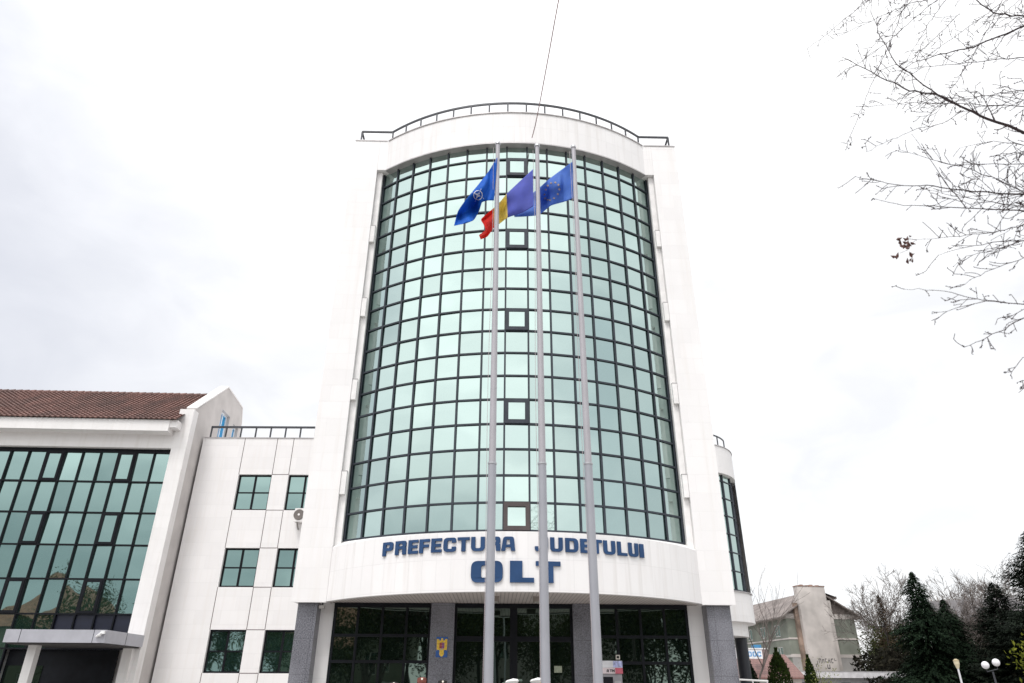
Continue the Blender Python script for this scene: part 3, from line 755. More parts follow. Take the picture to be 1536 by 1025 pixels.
for a, b, c, d in ops:
    fr = MB(); t = .09
    for (p, q_, r, s_) in ((a, a+t, c, d), (b-t, b, c, d), (a+t, b-t, c, c+t), (a+t, b-t, d-t, d), ((a+b)/2-.04, (a+b)/2+.04, c+t, d-t)): fr.box(-.24, -.15, p, q_, r, s_)
    o = fr.build('attic_window', simple('white window frame', (.75,.8,.85), .5), LB)
    g = MB(); g.box(-.22, -.19, a+t, b-t, c+t, d-t); g.build('pane', M_attic, o)
# glass front
GX0, GXR = XL, -.66
colw = .775; cols = []; x = GXR
while x > XL: cols.append(x); x -= colw
rows = [9.19, 7.85, 6.51, 5.17, 3.81, 2.47, 1.2, 0.0, -1.55]
mbg = MB(); fr = MB(); YG = .30
wins = [(c, r) for r in (0, 2, 4) for c in (2, 6, 10, 14, 18)]
dark = {(5, c) for c in range(0, 4)}
mbd = MB()
for r in range(len(rows)-1):
    for c in range(len(cols)-1):
        if (c, r) in wins: continue
        if r >= 6 and 0 <= c <= 5: continue
        x1, x0 = cols[c], cols[c+1]; z1, z0 = CZ+rows[r], CZ+rows[r+1]
        e, f_ = rnd.gauss(0, .006), rnd.gauss(0, .006)
        q = [(x0, YG+.05-e-f_, z0), (x1, YG+.05+e-f_, z0), (x1, YG+.05+e+f_, z1), (x0, YG+.05-e+f_, z1)]
        (mbd if (r, c) in dark else mbg).face(q)
mbg.build('glazing', M_glass_l, LB)
mbd.build('spandrel_panel', simple('blue black panel', (.012,.014,.028), .3), LB)
for i, x in enumerate(cols):
    zb = CZ+1.2 if 0 < i < 6 else .02
    fr.box(x-.028, x+.028, YG-.04, YG+.10, zb, CZ+rows[0])
for r, z in enumerate(rows):
    fr.box(XL if r < 7 else XL, GXR if r < 7 else cols[6], YG-.034, YG+.09, CZ+z-.03, CZ+z+.03)
fr.box(XL, GXR, YG-.02, YG+.1, CZ+9.22, CZ+9.7)
fr.build('mullion_grid', M_black, LB)
for c, r in wins:
    if c+1 >= len(cols): continue
    x1, x0 = cols[c]-.025, cols[c+1]+.025; z1, z0 = CZ+rows[r]-.02, CZ+rows[r+1]+.02
    o = window4(LB, x0, x1, z0, z1, YG-.06, 1, 1, .10)
# bands and gutter
mb = MB(); mb.box(XL, -.643, .05, .6, CZ+9.33, CZ+10.3); mb.build('header_band', M_left, LB)
mb = MB(); mb.box(XL, -.72, -.55, .45, CZ+9.93, CZ+10.44); mb.box(-.74, -.645, .03, 1.0, CZ+10.301, CZ+10.75); mb.box(-.719, -.40, -.50, -.003, CZ+10.12, CZ+10.46); mb.build('gutter_box', M_left, LB)
mb = MB(); mb.box(XL, -.5, 6.0, 6.1, .02, CZ+11.0); mb.box(XL, XL+.2, .4, 6.0, .02, CZ+11.0); mb.box(XL, -.7, .75, .8, .02, CZ+9.3); mb.build('rear_wall', M_plaster, LB)
# tiled roof : real pantile relief
tm, tnt, tb = newmat('brown roof tiles'); uvv = coords(tnt, 'UV')
br = N(tnt, 'ShaderNodeTexBrick', offset=.0); br.inputs['Scale'].default_value = 1; br.inputs['Brick Width'].default_value = .23; br.inputs['Row Height'].default_value = .20; br.inputs['Mortar Size'].default_value = .002
br.inputs['Color1'].default_value = (.15,.083,.072,1); br.inputs['Color2'].default_value = (.22,.122,.105,1); br.inputs['Mortar'].default_value = (.10,.05,.045,1)
L(tnt, uvv, br.inputs['Vector'])
L(tnt, mixc(tnt, noise_fac(tnt, coords(tnt, 'Object', (1, .5, .5)), 1.1, .42, .68, 8), br.outputs['Color'], mixc(tnt, .6, br.outputs['Color'], (.085,.062,.058))), tb.inputs['Base Color']); tb.inputs['Roughness'].default_value = .85
mb = MB(); y0, z0, y1, z1 = -.62, CZ+10.42, 3.25, CZ+13.10
slope = math.hypot(y1-y0, z1-z0); nrow = 21; du = slope/nrow; tw = .23; nx = int((-.36-XL)/tw*6)
ny = Vector((0, -(z1-z0), (y1-y0))).normalized()
def tile_pt(x, s_, lift):
    t = s_/slope; w_ = abs(math.sin(x/tw*math.pi))
    return (x, y0+(y1-y0)*t+ny.y*(lift+.045*w_), z0+(z1-z0)*t+ny.z*(lift+.045*w_))
for r in range(nrow):
    s0, s1 = r*du, (r+1)*du
    for i in range(nx):
        xa, xb = XL+i*tw/6, XL+(i+1)*tw/6
        a, b, c, d = tile_pt(xa, s0, .055), tile_pt(xb, s0, .055), tile_pt(xb, s1, .01), tile_pt(xa, s1, .01)
        mb.face([a, b, c, d], 0, [(xa, s0+.004), (xb, s0+.004), (xb, s1-.004), (xa, s1-.004)])
        e, f_ = tile_pt(xa, s0, .0), tile_pt(xb, s0, .0)
        mb.face([e, f_, b, a], 0, [(xa, s0+.004)]*4)
rf = mb.build('roof', tm, LB)
mb = MB(); mb.face([(XL, 3.25, z1), (-.36, 3.25, z1), (-.36, 6.4, CZ+11.0), (XL, 6.4, CZ+11.0)]); mb.build('rear_slope', tm, rf)
mb = MB()
for i in range(int((-.40-XL)/.34)):
    xa = XL+i*.34; mb.tube([(xa, 3.27, z1+.03), (xa+.36, 3.27, z1+.045)], [.10, .12], 8)
mb.build('ridge_tile', tm, rf)
# entrance canopy
cn_ = MB(); X0, X1, Y0, Y1 = -3.35, .0, -3.1, .0
c_w = [P(14.5, 942, 26.2), P(160, 947, 26.2)]
X0 = (LB_inv @ c_w[0]).x; X1 = (LB_inv @ c_w[1]).x; Y0 = (LB_inv @ c_w[1]).y
zc0, zc1 = CZ+1.26, CZ+1.68
cn_.box(X0, X1, Y0, -.02, zc0, zc1)
canopy = cn_.build('canopy', simple('silver grey panel', (.42,.42,.46), .4, .2, .06), LB)
for x in (X0+.52, X1-.42): q = MB(); q.box(x-.008, x+.008, Y0-.004, Y0+.01, zc0, zc1); q.build('panel_joint', M_black, canopy)
q = MB(); q.box(X1-.01, X1+.004, Y0+1.6, Y0+1.62, zc0, zc1); q.build('panel_joint', M_black, canopy)
q = MB(); q.box(X0+.1, X1-.1, Y0+.1, -.05, zc0-.05, zc0-.003); q.build('underside', simple('dark soffit board', (.05,.045,.045), .7), canopy)
q = MB(); q.tube([(X1-.30, Y0-.02, zc1-.22), (X1-.16, Y0-.10, zc1-.17), (X1-.10, Y0-.12, zc1-.10)], [.035, .06, .045], 8); q.box(X1-.16, X1-.02, Y0-.09, Y0-.01, zc1-.14, zc1-.03); q.build('fixture', simple('white fixture casing', (.7,.7,.7), .4), canopy)  # small white camera-like fitting at the canopy corner
for xx, yy, ww in ((-2.95, -2.3, .3), (-.55, -.25, .36)):
    q = MB(); q.box(xx, xx+ww, yy, yy+.3, .02, zc0-.052); q.build('column', M_left, LB)
mb = MB(); mb.box(cols[6]+.03, GXR-.4, YG+.25, YG+.3, .02, CZ+1.17); dr = mb.build('entrance_door', M_black, LB)
q = MB(); q.box(cols[6]+.1, cols[6]+1.5, YG+.22, YG+.245, .1, CZ+.6); q.build('pane', M_glass_d, dr)

# ================================================================== ROUNDED WING ON THE RIGHT
RW = thing('rounded_wing', 'white rounded wing with a tall curved window, showing behind the right edge of the tower', 'building', (8.4, 34.2, 0))
def cyl_wall(mb, r, a0, a1, z0, z1, n=40, inner=False):
    for i in range(n):
        p, q_ = a0+(a1-a0)*i/n, a0+(a1-a0)*(i+1)/n
        A = (r*math.sin(p), -r*math.cos(p)); B = (r*math.sin(q_), -r*math.cos(q_))
        mb.face([(*A, z0), (*B, z0), (*B, z1), (*A, z1)], 0, [(r*p, z0), (r*q_, z0), (r*q_, z1), (r*p, z1)])
def ring(mb, r0, r1, a0, a1, z, down, n=40):
    for i in range(n):
        p, q_ = a0+(a1-a0)*i/n, a0+(a1-a0)*(i+1)/n
        f = lambda r, a: (r*math.sin(a), -r*math.cos(a), z)
        k = [f(r0, p), f(r1, p), f(r1, q_), f(r0, q_)]
        mb.face(k[::-1] if down else k)
RR = 2.8; A0, A1 = -math.pi/2, math.pi; WA1 = R(78)
zt, zwh, zwb, zbb = CZ+10.4, CZ+9.05, CZ+3.72, CZ+2.5
mb = MB(); cyl_wall(mb, RR, A0, A1, zwh, zt); cyl_wall(mb, RR, A0, A1, zbb, zwb); cyl_wall(mb, RR, WA1, A1, zwb, zwh)
ring(mb, .0, RR, A0, A1, zt-.02, False); ring(mb, RR-.5, RR, A0, A1, zwh, True); ring(mb, RR-.5, RR, A0, A1, zwb, False); ring(mb, 0, RR, A0, A1, zbb, True)
cyl_wall(mb, RR-.35, A0, A1, CZ+1.95, zbb); ring(mb, 0, RR-.35, A0, A1, CZ+1.95, True)
mb.box(-8, 0, -.5, 2.7, .02, zt-.05)
mb.build('wall', M_wing, RW)
mb = MB(); cyl_wall(mb, RR-.22, A0, WA1, zwb, zwh, 14); gz = mb.build('glazing', M_glass, RW)
mb = MB()
for k in range(8):
    a = WA1-R(19)*k; r = RR-.2; n = Vector((math.sin(a), -math.cos(a), 0))
    mb.bar((r*math.sin(a), -r*math.cos(a), zwb), (r*math.sin(a), -r*math.cos(a), zwh), .06, .07, up=n)
    for j in range(8):
        z = zwb+.1+j*.82
        if z > zwh or k == 7: continue
        a2 = a-R(19); m_ = a-R(9.5)
        mb.bar((r*math.sin(a), -r*math.cos(a), z), (r*math.sin(a2), -r*math.cos(a2), z), .055, .06, up=(math.sin(m_), -math.cos(m_), 0))
mb.build('mullion_grid', M_frame, RW)
mb = MB(); ring(mb, RR-.1, RR+.03, A0, A1, zt+.03, False); cyl_wall(mb, RR+.03, A0, A1, zt-.01, zt+.03); mb.build('coping', M_coping, RW)
mb = MB(); ring(mb, RR-.3, RR+.05, A0, WA1, zwb+.03, False); cyl_wall(mb, RR+.05, A0, WA1, zwb-.01, zwb+.03); mb.build('window_sill', M_coping, RW)
mb = MB(); r = RR-.25; line = [(r*math.sin(a), -r*math.cos(a), zt+.62) for a in [A0+(R(62)-A0)*i/24 for i in range(25)]]
for i in range(24): mb.bar(line[i], line[i+1], .05, .06)
rl = mb.build('railing', M_rail, RW)
for i in range(0, 25, 3):
    p = line[i]; q = MB(); q.box(p[0]-.025, p[0]+.025, p[1]-.025, p[1]+.025, zt, zt+.59); q.build('post', M_rail, rl)
mb = MB(); mb.lathe(2.05, -.35, [(.27, .02), (.27, CZ+1.97)], 24); mb.build('column', simple('black column cladding', (.012,.014,.02), .35), RW, True)
mb = MB(); mb.lathe(.7, -1.6, [(.27, .02), (.27, CZ+1.97)], 24); mb.build('column', bpy.data.materials['black column cladding'], RW, True)

# ================================================================== SMALL THINGS AT THE ENTRANCE
def tw(lx, ly, z): 
    return tower_M @ Vector((lx, ly, z))
tower_M = Matrix.Translation((.158204617, 20.2678926, 0)) @ Matrix.Rotation(TAU, 4, 'Z')
atm = thing('cash_machine', 'grey cash machine with a white and red header, beside the right inner granite column', 'cash machine', tw(2.76, 1.6, .02), TAU)
M_atm = simple('grey machine paint', (.30,.29,.31), .5)
q = MB(); q.box(-.33, .33, .0, .38, 0, 1.93); q.build('body', M_atm, atm)
q = MB(); q.box(-.35, .35, -.06, .39, 2.09, 2.27); q.build('white_header', simple('white header panel', (.75,.75,.78), .4), atm)
q = MB(); q.box(-.35, .13, -.06, .39, 1.935, 2.085); q.build('header_stripe', simple('pink white panel', (.72,.62,.64), .4), atm)
q = MB(); q.box(.133, .35, -.06, .39, 1.935, 2.085, 0); q.build('red_stripe', simple('red header panel', (.55,.12,.17), .4), atm)
q = MB(); q.box(.08, .35, -.066, -.061, 2.10, 2.26); q.build('emblem_panel', simple('lilac header panel', (.42,.45,.70), .4, 0, .4, 12), atm)
q = MB()
for ch, x0 in (('A', -.12), ('T', -.03), ('M', .045)):
    put_glyph(q, ch, .07, .075, .022, .018, (lambda X: (lambda x, z, d: (X+x, -.061-d, 1.97+z)))(x0), 0, .004)
q.build('header_lettering', M_black, atm)
q = MB(); q.box(-.27, .06, -.012, -.002, 1.25, 1.85); scn = q.build('screen', simple('dark screen', (.015,.015,.02), .15), atm)
q = MB(); q.box(.1, .29, -.03, -.002, 1.3, 1.75); q.build('card_panel', simple('pale machine panel', (.42,.41,.42), .5), atm)
q = MB(); q.tube([(.19, -.031, 1.6), (.19, -.045, 1.6)], [.055, .05], 14); q.build('card_reader', M_black, atm)
q = MB(); q.box(-.27, .29, -.14, -.002, .98, 1.12); q.build('keypad_shelf', M_steel, atm)

cc = thing('security_camera', 'small square white security camera on a mullion right of the cash machine', 'camera', tw(3.06, 2.0, CZ+.75), TAU)
q = MB(); q.box(-.06, .06, -.04, .04, -.06, .06); q.build('housing', simple('cream plastic', (.7,.66,.58), .5), cc)
q = MB(); q.tube([(0, -.041, 0), (0, -.055, 0)], [.035, .032], 14); q.build('lens', M_black, cc)
nt_ = MB(); nt_.box(-.115, .115, -.004, 0, -.09, .09); nn = nt_.build('door_notice', simple('greyish green paper', (.33,.36,.27), .8, var=.2, vscale=20)); nn.location = tw(1.29, 2.10, CZ+.42); nn.rotation_euler = (0, 0, TAU)
tag(nn, 'pale notice sheet stuck inside the right entrance door', 'notice')
for lx, lab in ((-5.8, 'small floodlight under the white soffit by the left granite column'),):
    t = thing('fixture', lab, 'fixture', tw(lx, 1.9, GZ-.03), TAU)
    q = MB(); q.box(-.015, .015, -.015, .015, -.06, .03); q.build('bracket', M_rail, t)
    q = MB(); q.box(-.08, .08, -.10, .02, -.15, -.06); q.build('housing', simple('pale lamp housing', (.5,.48,.46), .5), t)

# ------------------------------------------------------------------ people (only their caps reach into the frame)
def person(loc, rz, label, cap, uni, group=None):
    t = thing('person', label, 'person', loc, rz, group)
    H = 1.70
    joints = [(0,0,.95,.13,.10),(0,0,1.12,.14,.10),(0,.01,1.30,.165,.105),(0,.01,1.42,.10,.08),(0,0,1.49,.055,.055),(0,-.01,1.58,.075,.09),(0,-.005,1.66,.075,.092)]
    V = []; E = []; rad = []
    def add(p, r, par=None):
        V.append(p[:3]); rad.append(r)
        if par is not None: E.append((par, len(V)-1))
        return len(V)-1
    prev = None; ids = []
    for j in joints: prev = add(j, (j[3], j[4]), prev); ids.append(prev)
    for s_ in (-1, 1):
        h = add((s_*.09, 0, .88), (.085, .09), ids[0]); k = add((s_*.10, -.01, .48), (.06, .062), h); a = add((s_*.10, .02, .09), (.042, .045), k)
        f = add((s_*.11, -.07, .045), (.042, .035), a); add((s_*.12, -.16, .035), (.035, .025), f)
        sh = add((s_*.17, .01, 1.39), (.06, .06), ids[3]); el = add((s_*.215, .02, 1.12), (.043, .045), sh); wr = add((s_*.22, -.02, .87), (.03, .032), el)
        pa = add((s_*.222, -.03, .80), (.02, .036), wr)
        for k2, (dy, ln) in enumerate(((-.036, .075), (-.014, .085), (.008, .08), (.028, .065))):
            m_ = add((s_*.222, -.03+dy*.8, .76), (.0095, .0095), pa); m2 = add((s_*.219, -.033+dy, .76-ln*.55), (.009, .009), m_); add((s_*.212, -.036+dy, .76-ln), (.008, .008), m2)
        th = add((s_*.205, -.07, .80), (.011, .011), pa); add((s_*.198, -.085, .75), (.009, .009), th)
    me = bpy.data.meshes.new('body'); bm = bmesh.new(); lay = bm.verts.layers.skin.verify()
    bv = [bm.verts.new(p) for p in V]
    for i, v in enumerate(bv): v[lay].radius = rad[i]; v[lay].use_root = (i == 0)
    for a, b in E: bm.edges.new((bv[a], bv[b]))
    bm.to_mesh(me); bm.free()
    o = bpy.data.objects.new('body', me); COL.objects.link(o); o.parent = t
    o.modifiers.new('skin', 'SKIN'); ss = o.modifiers.new('smooth', 'SUBSURF'); ss.levels = 1; ss.render_levels = 1
    m, n_, b = newmat('uniform and skin'); sp = N(n_, 'ShaderNodeSeparateXYZ'); L(n_, coords(n_), sp.inputs[0])
    g1 = N(n_, 'ShaderNodeMath', operation='GREATER_THAN'); g1.inputs[1].default_value = 1.475; L(n_, sp.outputs['Z'], g1.inputs[0])
    L(n_, mixc(n_, g1.outputs[0], uni, (.50,.31,.23)), b.inputs['Base Color']); b.inputs['Roughness'].default_value = .75
    me.materials.append(m)
    M_sk = simple('skin', (.50,.31,.23), .6, var=.05); dk = simple('dark hair', (.02,.015,.012), .7)
    q = MB(); q.face([(-.012,-.098,1.575),(.012,-.098,1.575),(0,-.122,1.578)]); q.face([(-.012,-.098,1.575),(0,-.122,1.578),(0,-.097,1.615)]); q.face([(0,-.122,1.578),(.012,-.098,1.575),(0,-.097,1.615)]); q.build('nose', M_sk, t)
    for s_ in (-1, 1):
        q = MB(); q.sphere((s_*.03, -.088, 1.61), .012); q.build('eye', simple('eye', (.6,.6,.6), .2), t)
        q = MB(); q.sphere((s_*.078, .005, 1.595), .03, sc=(.35,.7,1)); q.build('ear', M_sk, t)
    q = MB(); q.box(-.024, .024, -.096, -.088, 1.545, 1.552); q.build('mouth', simple('lips', (.4,.16,.14), .5), t)
    q = MB(); q.sphere((0, .015, 1.63), .092, sc=(.92, 1.02, .95)); q.build('hair', dk, t)
    if cap == 'peaked':
        q = MB()
        prof = [(.094,.115,1.655),(.096,.117,1.70),(.14,.155,1.735),(.15,.165,1.755),(.12,.14,1.785),(.03,.04,1.795)]
        rings = []
        for (rx, ry, z) in prof:
            rings.append([(rx*math.cos(g), ry*math.sin(g)*1.0+.0, z+.022*(-math.sin(g))*(1 if z > 1.72 else 0)) for g in [2*math.pi*k/24 for k in range(24)]])
        for i in range(len(rings)-1):
            for k in range(24): q.face([rings[i][k], rings[i][(k+1)%24], rings[i+1][(k+1)%24], rings[i+1][k]], 0 if i > 0 else 1)
        q.face([p for p in rings[-1]], 0)
        c = q.build('peaked_cap', [simple('white cap cloth', (.8,.79,.78), .8, var=.03), simple('dark red cap band', (.16,.02,.03), .7)], t)
        q = MB()
        for k in range(10):
            g0, g1_ = math.pi*(1.15+.7*k/10), math.pi*(1.15+.7*(k+1)/10)
            f = lambda g, r, z: (r*.094*math.cos(g), r*.115*math.sin(g), z)
            q.face([f(g0, 1.0, 1.665), f(g1_, 1.0, 1.665), f(g1_, 1.5, 1.645), f(g0, 1.5, 1.645)]); q.face([f(g0, 1.5, 1.640), f(g1_, 1.5, 1.640), f(g1_, 1.0, 1.66), f(g0, 1.0, 1.66)])
        q.build('visor', M_black, c)
        q = MB(); q.sphere((0, -.125, 1.715), .022, sc=(1,.4,1.2)); q.build('cap_badge', M_gold, c)
    else:
        col = (.20,.06,.045) if cap == 'red' else (.02,.017,.016)
        q = MB(); prof = [(.098,.118,1.65),(.105,.125,1.70),(.10,.12,1.77),(.03,.04,1.785)]
        rings = [[(rx*math.cos(g), ry*math.sin(g), z) for g in [2*math.pi*k/20 for k in range(20)]] for rx, ry, z in prof]
        for i in range(3):
            for k in range(20): q.face([rings[i][k], rings[i][(k+1)%20], rings[i+1][(k+1)%20], rings[i+1][k]])
        q.face(rings[-1]); c = q.build('fur_hat', simple('fur hat '+cap, col, .95, var=.3, vscale=30, bump=.5), t)
        q = MB(); q.sphere((0, -.122, 1.75), .022, sc=(1,.5,1)); q.build('hat_badge', simple('white badge', (.8,.75,.65), .4), c)
    return t
def cap_at(px, py, Y, ztop, *a):
    p = P(px, py, Y); person((p.x, Y, p.z-ztop), *a)
PG = 'uniformed people standing in front of the entrance'
cap_at(768, 1019.2, 17.2, 1.80, R(40), 'person in uniform with a white peaked cap, left one of the two white caps', 'peaked', (.03,.03,.06))
cap_at(805, 1017.8, 17.2, 1.80, R(40), 'person in uniform with a white peaked cap, nearest the middle flagpole', 'peaked', (.03,.03,.06))
cap_at(633, 1016.2, 17.0, 1.785, R(8), 'person in a reddish brown hat, left of the column with the crest', 'red', (.10,.045,.035))
cap_at(664, 1020.3, 17.0, 1.785, R(8), 'person in a black hat in front of the column with the crest', 'black', (.03,.025,.025))
cap_at(591, 1023, 17.0, 1.785, R(8), 'person in a black hat in front of the left ground floor windows', 'black', (.03,.025,.025))

# ================================================================== BACKGROUND RIGHT: BUILDINGS
blk = thing('apartment_block', 'old grey green apartment block with pale chimney shaft and weathered roof', 'apartment block', (37.4, 100, 0), R(7))
M_green = simple('faded green render', (.205,.218,.182), .9, var=.2, vscale=.5); M_cream = simple('dirty cream render', (.53,.485,.455), .9, var=.2, vscale=.4)
M_roofg = simple('weathered fibre cement', (.20,.172,.16), .9, var=.25, vscale=.7); M_wood = cladding('weathered boards', (.20,.165,.15), .22, 30, .03, .4, off=0, streak=.3)
BW = 9.9; BE = CZ+8.85
mb = MB(); lw = [(y, y+1.6, z, z+1.5) for y in (2.2, 6.6, 11, 15.4, 19.8, 24.2) for z in (CZ+.6, CZ+3.3, CZ+6.1)]
mb.face([(0,0,0),(BW,0,0),(BW,0,BE),(0,0,BE)]); mb.face([(BW,0,0),(BW,30,0),(BW,30,BE),(BW,0,BE)]); mb.face([(BW,30,0),(0,30,0),(0,30,BE),(BW,30,BE)])
t2 = MB(); wall_open(t2, -30, 0, 0, BE, [(-o[1], -o[0], o[2], o[3]) for o in lw], 0, .1)
RMt = Matrix.Rotation(-math.pi/2, 4, 'Z')
for f_ in t2.f: mb.face([tuple(RMt @ Vector(t2.v[i])) for i in f_])
mb.build('wall', M_green, blk)
for a, b, c, d in lw:
    fr = MB(); fr.box(.03, .09, a, b, d-.09, d); fr.box(.03, .09, a, b, c, c+.09); fr.box(.03, .09, a, a+.09, c+.09, d-.09); fr.box(.03, .09, b-.09, b, c+.09, d-.09); fr.box(.03, .09, (a+b)/2-.05, (a+b)/2+.05, c+.09, d-.09)
    o = fr.build('window', simple('old white frame', (.6,.58,.56), .7) if 'old white frame' not in bpy.data.materials else bpy.data.materials['old white frame'], blk)
    g = MB(); g.face([(.07, b, c), (.07, a, c), (.07, a, d), (.07, b, d)]); g.build('pane', M_glass_d, o)
mb = MB()
for z, h in ((CZ+8.25, .62), (CZ+5.65, .22), (CZ+3.45, .4)):
    mb.box(-.05, BW+.05, -.06, -.004, z, z+h); mb.box(-.06, -.004, -.05, 30, z, z+h*.8)
mb.build('band', M_cream, blk)
mb = MB(); mb.box(.02, BW-.02, -.03, -.004, .02, CZ+3.44); mb.build('plinth', simple('stained grey render', (.40,.385,.37), .9, var=.2, vscale=.3), blk)
rz0 = CZ+8.8; rzr = CZ+11.95; mb = MB()
for (xa, za, xb, zb) in ((-.9, rz0-.35, 4.9, rzr), (4.9, rzr, BW+.9, rz0-.35)):
    for lift in (0,):
        mb.face([(xa, -.7, za), (xb, -.7, zb), (xb, 31, zb), (xa, 31, za)]); mb.face([(xa, -.7, za-.16), (xa, 31, za-.16), (xb, 31, zb-.16), (xb, -.7, zb-.16)])
        mb.face([(xa, -.7, za-.16), (xb, -.7, zb-.16), (xb, -.7, zb), (xa, -.7, za)])
mb.box(-.92, -.9, -.7, 31, rz0-.51, rz0-.35); mb.box(BW+.9, BW+.92, -.7, 31, rz0-.51, rz0-.35)
mb.build('roof', M_roofg, blk)
mb = MB(); mb.face([(0, -.02, rz0), (BW, -.02, rz0), (4.9, -.02, rzr-.2)]); mb.build('gable_boards', M_wood, blk)
mb = MB(); mb.box(1.75, 5.75, -1.1, -.05, .02, CZ+12.3); mb.box(5.75, 6.6, -.5, -.05, .02, CZ+10.6); mb.build('chimney_shaft', M_cream, blk)
mb = MB(); mb.box(1.7, 5.8, -1.15, 0, CZ+12.303, CZ+12.42)
for x in (2.3, 3.1, 3.7, 4.6): mb.box(x, x+.4, -1.1, -.2, CZ+12.42, CZ+12.42+rnd.uniform(.05,.14))
mb.build('shaft_cap', simple('rusty cap', (.30,.19,.15), .9, var=.3, vscale=1.5), blk)
mb = MB(); mb.box(1.2, 1.7, -.5, -.05, .02, CZ+10.2); mb.build('stained_strip', simple('rust stained render', (.26,.19,.15), .9, var=.4, vscale=.8), blk)
mb = MB(); mb.box(6.0, 8.2, .4, 2.2, CZ+10.9, CZ+11.25)
mb.face([(5.6, 0, CZ+11.9), (8.0, 0, CZ+11.1), (8.0, 3, CZ+11.1), (5.6, 3, CZ+11.9)]); mb.build('roof_hatch', M_roofg, blk)
gq = MB(); x = 3.0
gl = [(0,0,.08,.6),(.08,.5,.3,.6),(.3,0,.38,.6),(.55,0,.63,.5),(.63,.42,.9,.5),(.8,0,.88,.42),(1.05,.1,1.13,.6),(1.13,.1,1.35,.2),(1.13,.5,1.35,.6),(1.55,0,1.63,.6),(1.63,.25,1.8,.35),(1.8,0,1.88,.6),(2.05,0,2.13,.6),(2.13,0,2.35,.1),(2.13,.5,2.4,.6),(2.6,.3,2.68,.62),(1.25,-.75,1.35,-.2),(1.35,-.75,1.7,-.62),(1.6,-.62,1.7,-.2),(-.3,-.3,-.22,.3),(-.6,-.5,-.5,-.1),(2.75,.3,2.9,.38)]
for a, b, c, d in gl: gq.box(3.05+a*.85, 3.05+c*.85, -1.112, -1.102, CZ+2.75+b*.9, CZ+2.75+d*.9)
gq.build('graffiti', simple('black spray paint', (.03,.03,.035), .8), blk)

shop = thing('low_shop', 'low shop with a reddish roof and white sign, behind the black column', 'shop', (16.8, 60, 0))
mb = MB(); mb.box(0, 6.2, .3, 7, .02, CZ+.7); mb.build('wall', M_cream, shop)
mb = MB(); mb.face([(-.2, -.2, CZ+.62), (6.4, -.2, CZ+.62), (6.4, 3.6, CZ+2.4), (-.2, 3.6, CZ+2.4)]); mb.face([(6.4, 7.2, CZ+.62), (-.2, 7.2, CZ+.62), (-.2, 3.6, CZ+2.4), (6.4, 3.6, CZ+2.4)]); mb.box(-.2, 6.4, -.22, -.2, CZ+.5, CZ+.63)
mb.build('roof', cladding('dusty red tiles', (.20,.105,.092), .3, .18, .02, .6, streak=.2), shop)
mb = MB(); mb.box(.6, 3.55, -.3, -.12, CZ+1.95, CZ+2.62); sg = mb.build('sign_board', simple('white sign face', (.75,.75,.77), .5), shop)
mb = MB(); mb.box(.55, 3.65, -.34, -.08, CZ+2.63, CZ+2.72); mb.build('sign_cap', simple('pale trim', (.7,.68,.68), .5), sg)
mb = MB(); mb.box(3.2, 3.56, -.33, -.302, CZ+1.96, CZ+2.61); mb.build('sign_end', simple('brown sign end', (.20,.14,.14), .6), sg)
mb = MB()
for ch, x0 in (('D', 2.05), ('O', 2.42), ('C', 2.79)):
    put_glyph(mb, ch, .3, .36, .09, .07, (lambda X: (lambda x, z, d: (X+x, -.301-d, CZ+2.1+z)))(x0), 0, .02)
mb.build('sign_lettering', simple('light blue letters', (.12,.30,.55), .5), sg)
mb = MB(); mb.box(2.9, 3.5, .6, 1.2, CZ+2.0, CZ+3.0); mb.build('blue_box', simple('blue tank', (.05,.22,.42), .5), shop)

kio = thing('flat_roof_kiosk', 'long low kiosk with a pale flat roof in front of the green apartment block', 'kiosk', (26.0, 70, 0))
mb = MB(); ko = [(x, x+.9, CZ-.2, CZ+.32) for x in (.6, 2.4, 4.3, 6.2, 8.0, 9.6)]; wall_open(mb, 0, 11.2, .02, CZ+.7, ko, 0, .15); mb.box(0, 11.2, .2, 4, .02, CZ+.65); mb.build('wall', simple('grey kiosk panel', (.42,.42,.43), .7), kio)
mb = MB(); mb.box(-.3, 11.5, -.5, 4.3, CZ+.703, CZ+1.2); mb.build('roof', simple('pale fascia', (.62,.60,.61), .6), kio)
mb = MB(); mb.box(-.32, 11.52, -.52, 4.32, CZ+1.203, CZ+1.26); mb.build('roof_edge', M_coping, kio)
for a, b, c, d in ko: window4(kio, a, b, c, d, .08, 2, 1, .06, M_glass_d)

far = thing('distant_house', 'grey roofed house half hidden between the dark conifers at right', 'house', (53.5, 90, 0), R(-12))
mb = MB(); mb.box(0, 9, 0, 8, .02, CZ+7.2); mb.build('wall', simple('dark brown render', (.14,.115,.10), .9), far)
mb = MB(); mb.face([(-.6, -.6, CZ+7.0), (9.6, -.6, CZ+7.6), (9.6, 4, CZ+10.2), (-.6, 4, CZ+9.9)]); mb.face([(9.6, 8.6, CZ+7.0), (-.6, 8.6, CZ+7.0), (-.6, 4, CZ+9.9), (9.6, 4, CZ+10.2)]); mb.face([(-.6,-.6,CZ+6.85),(9.6,-.6,CZ+7.45),(9.6,-.6,CZ+7.6),(-.6,-.6,CZ+7.0)]); mb.build('roof', simple('grey slate', (.12,.112,.115), .8, var=.2), far)
for x in (1.2, 3.6, 6): window4(far, x, x+1, CZ+4.4, CZ+5.9, -.07, 2, 1, .08, M_glass_d, M_cream)

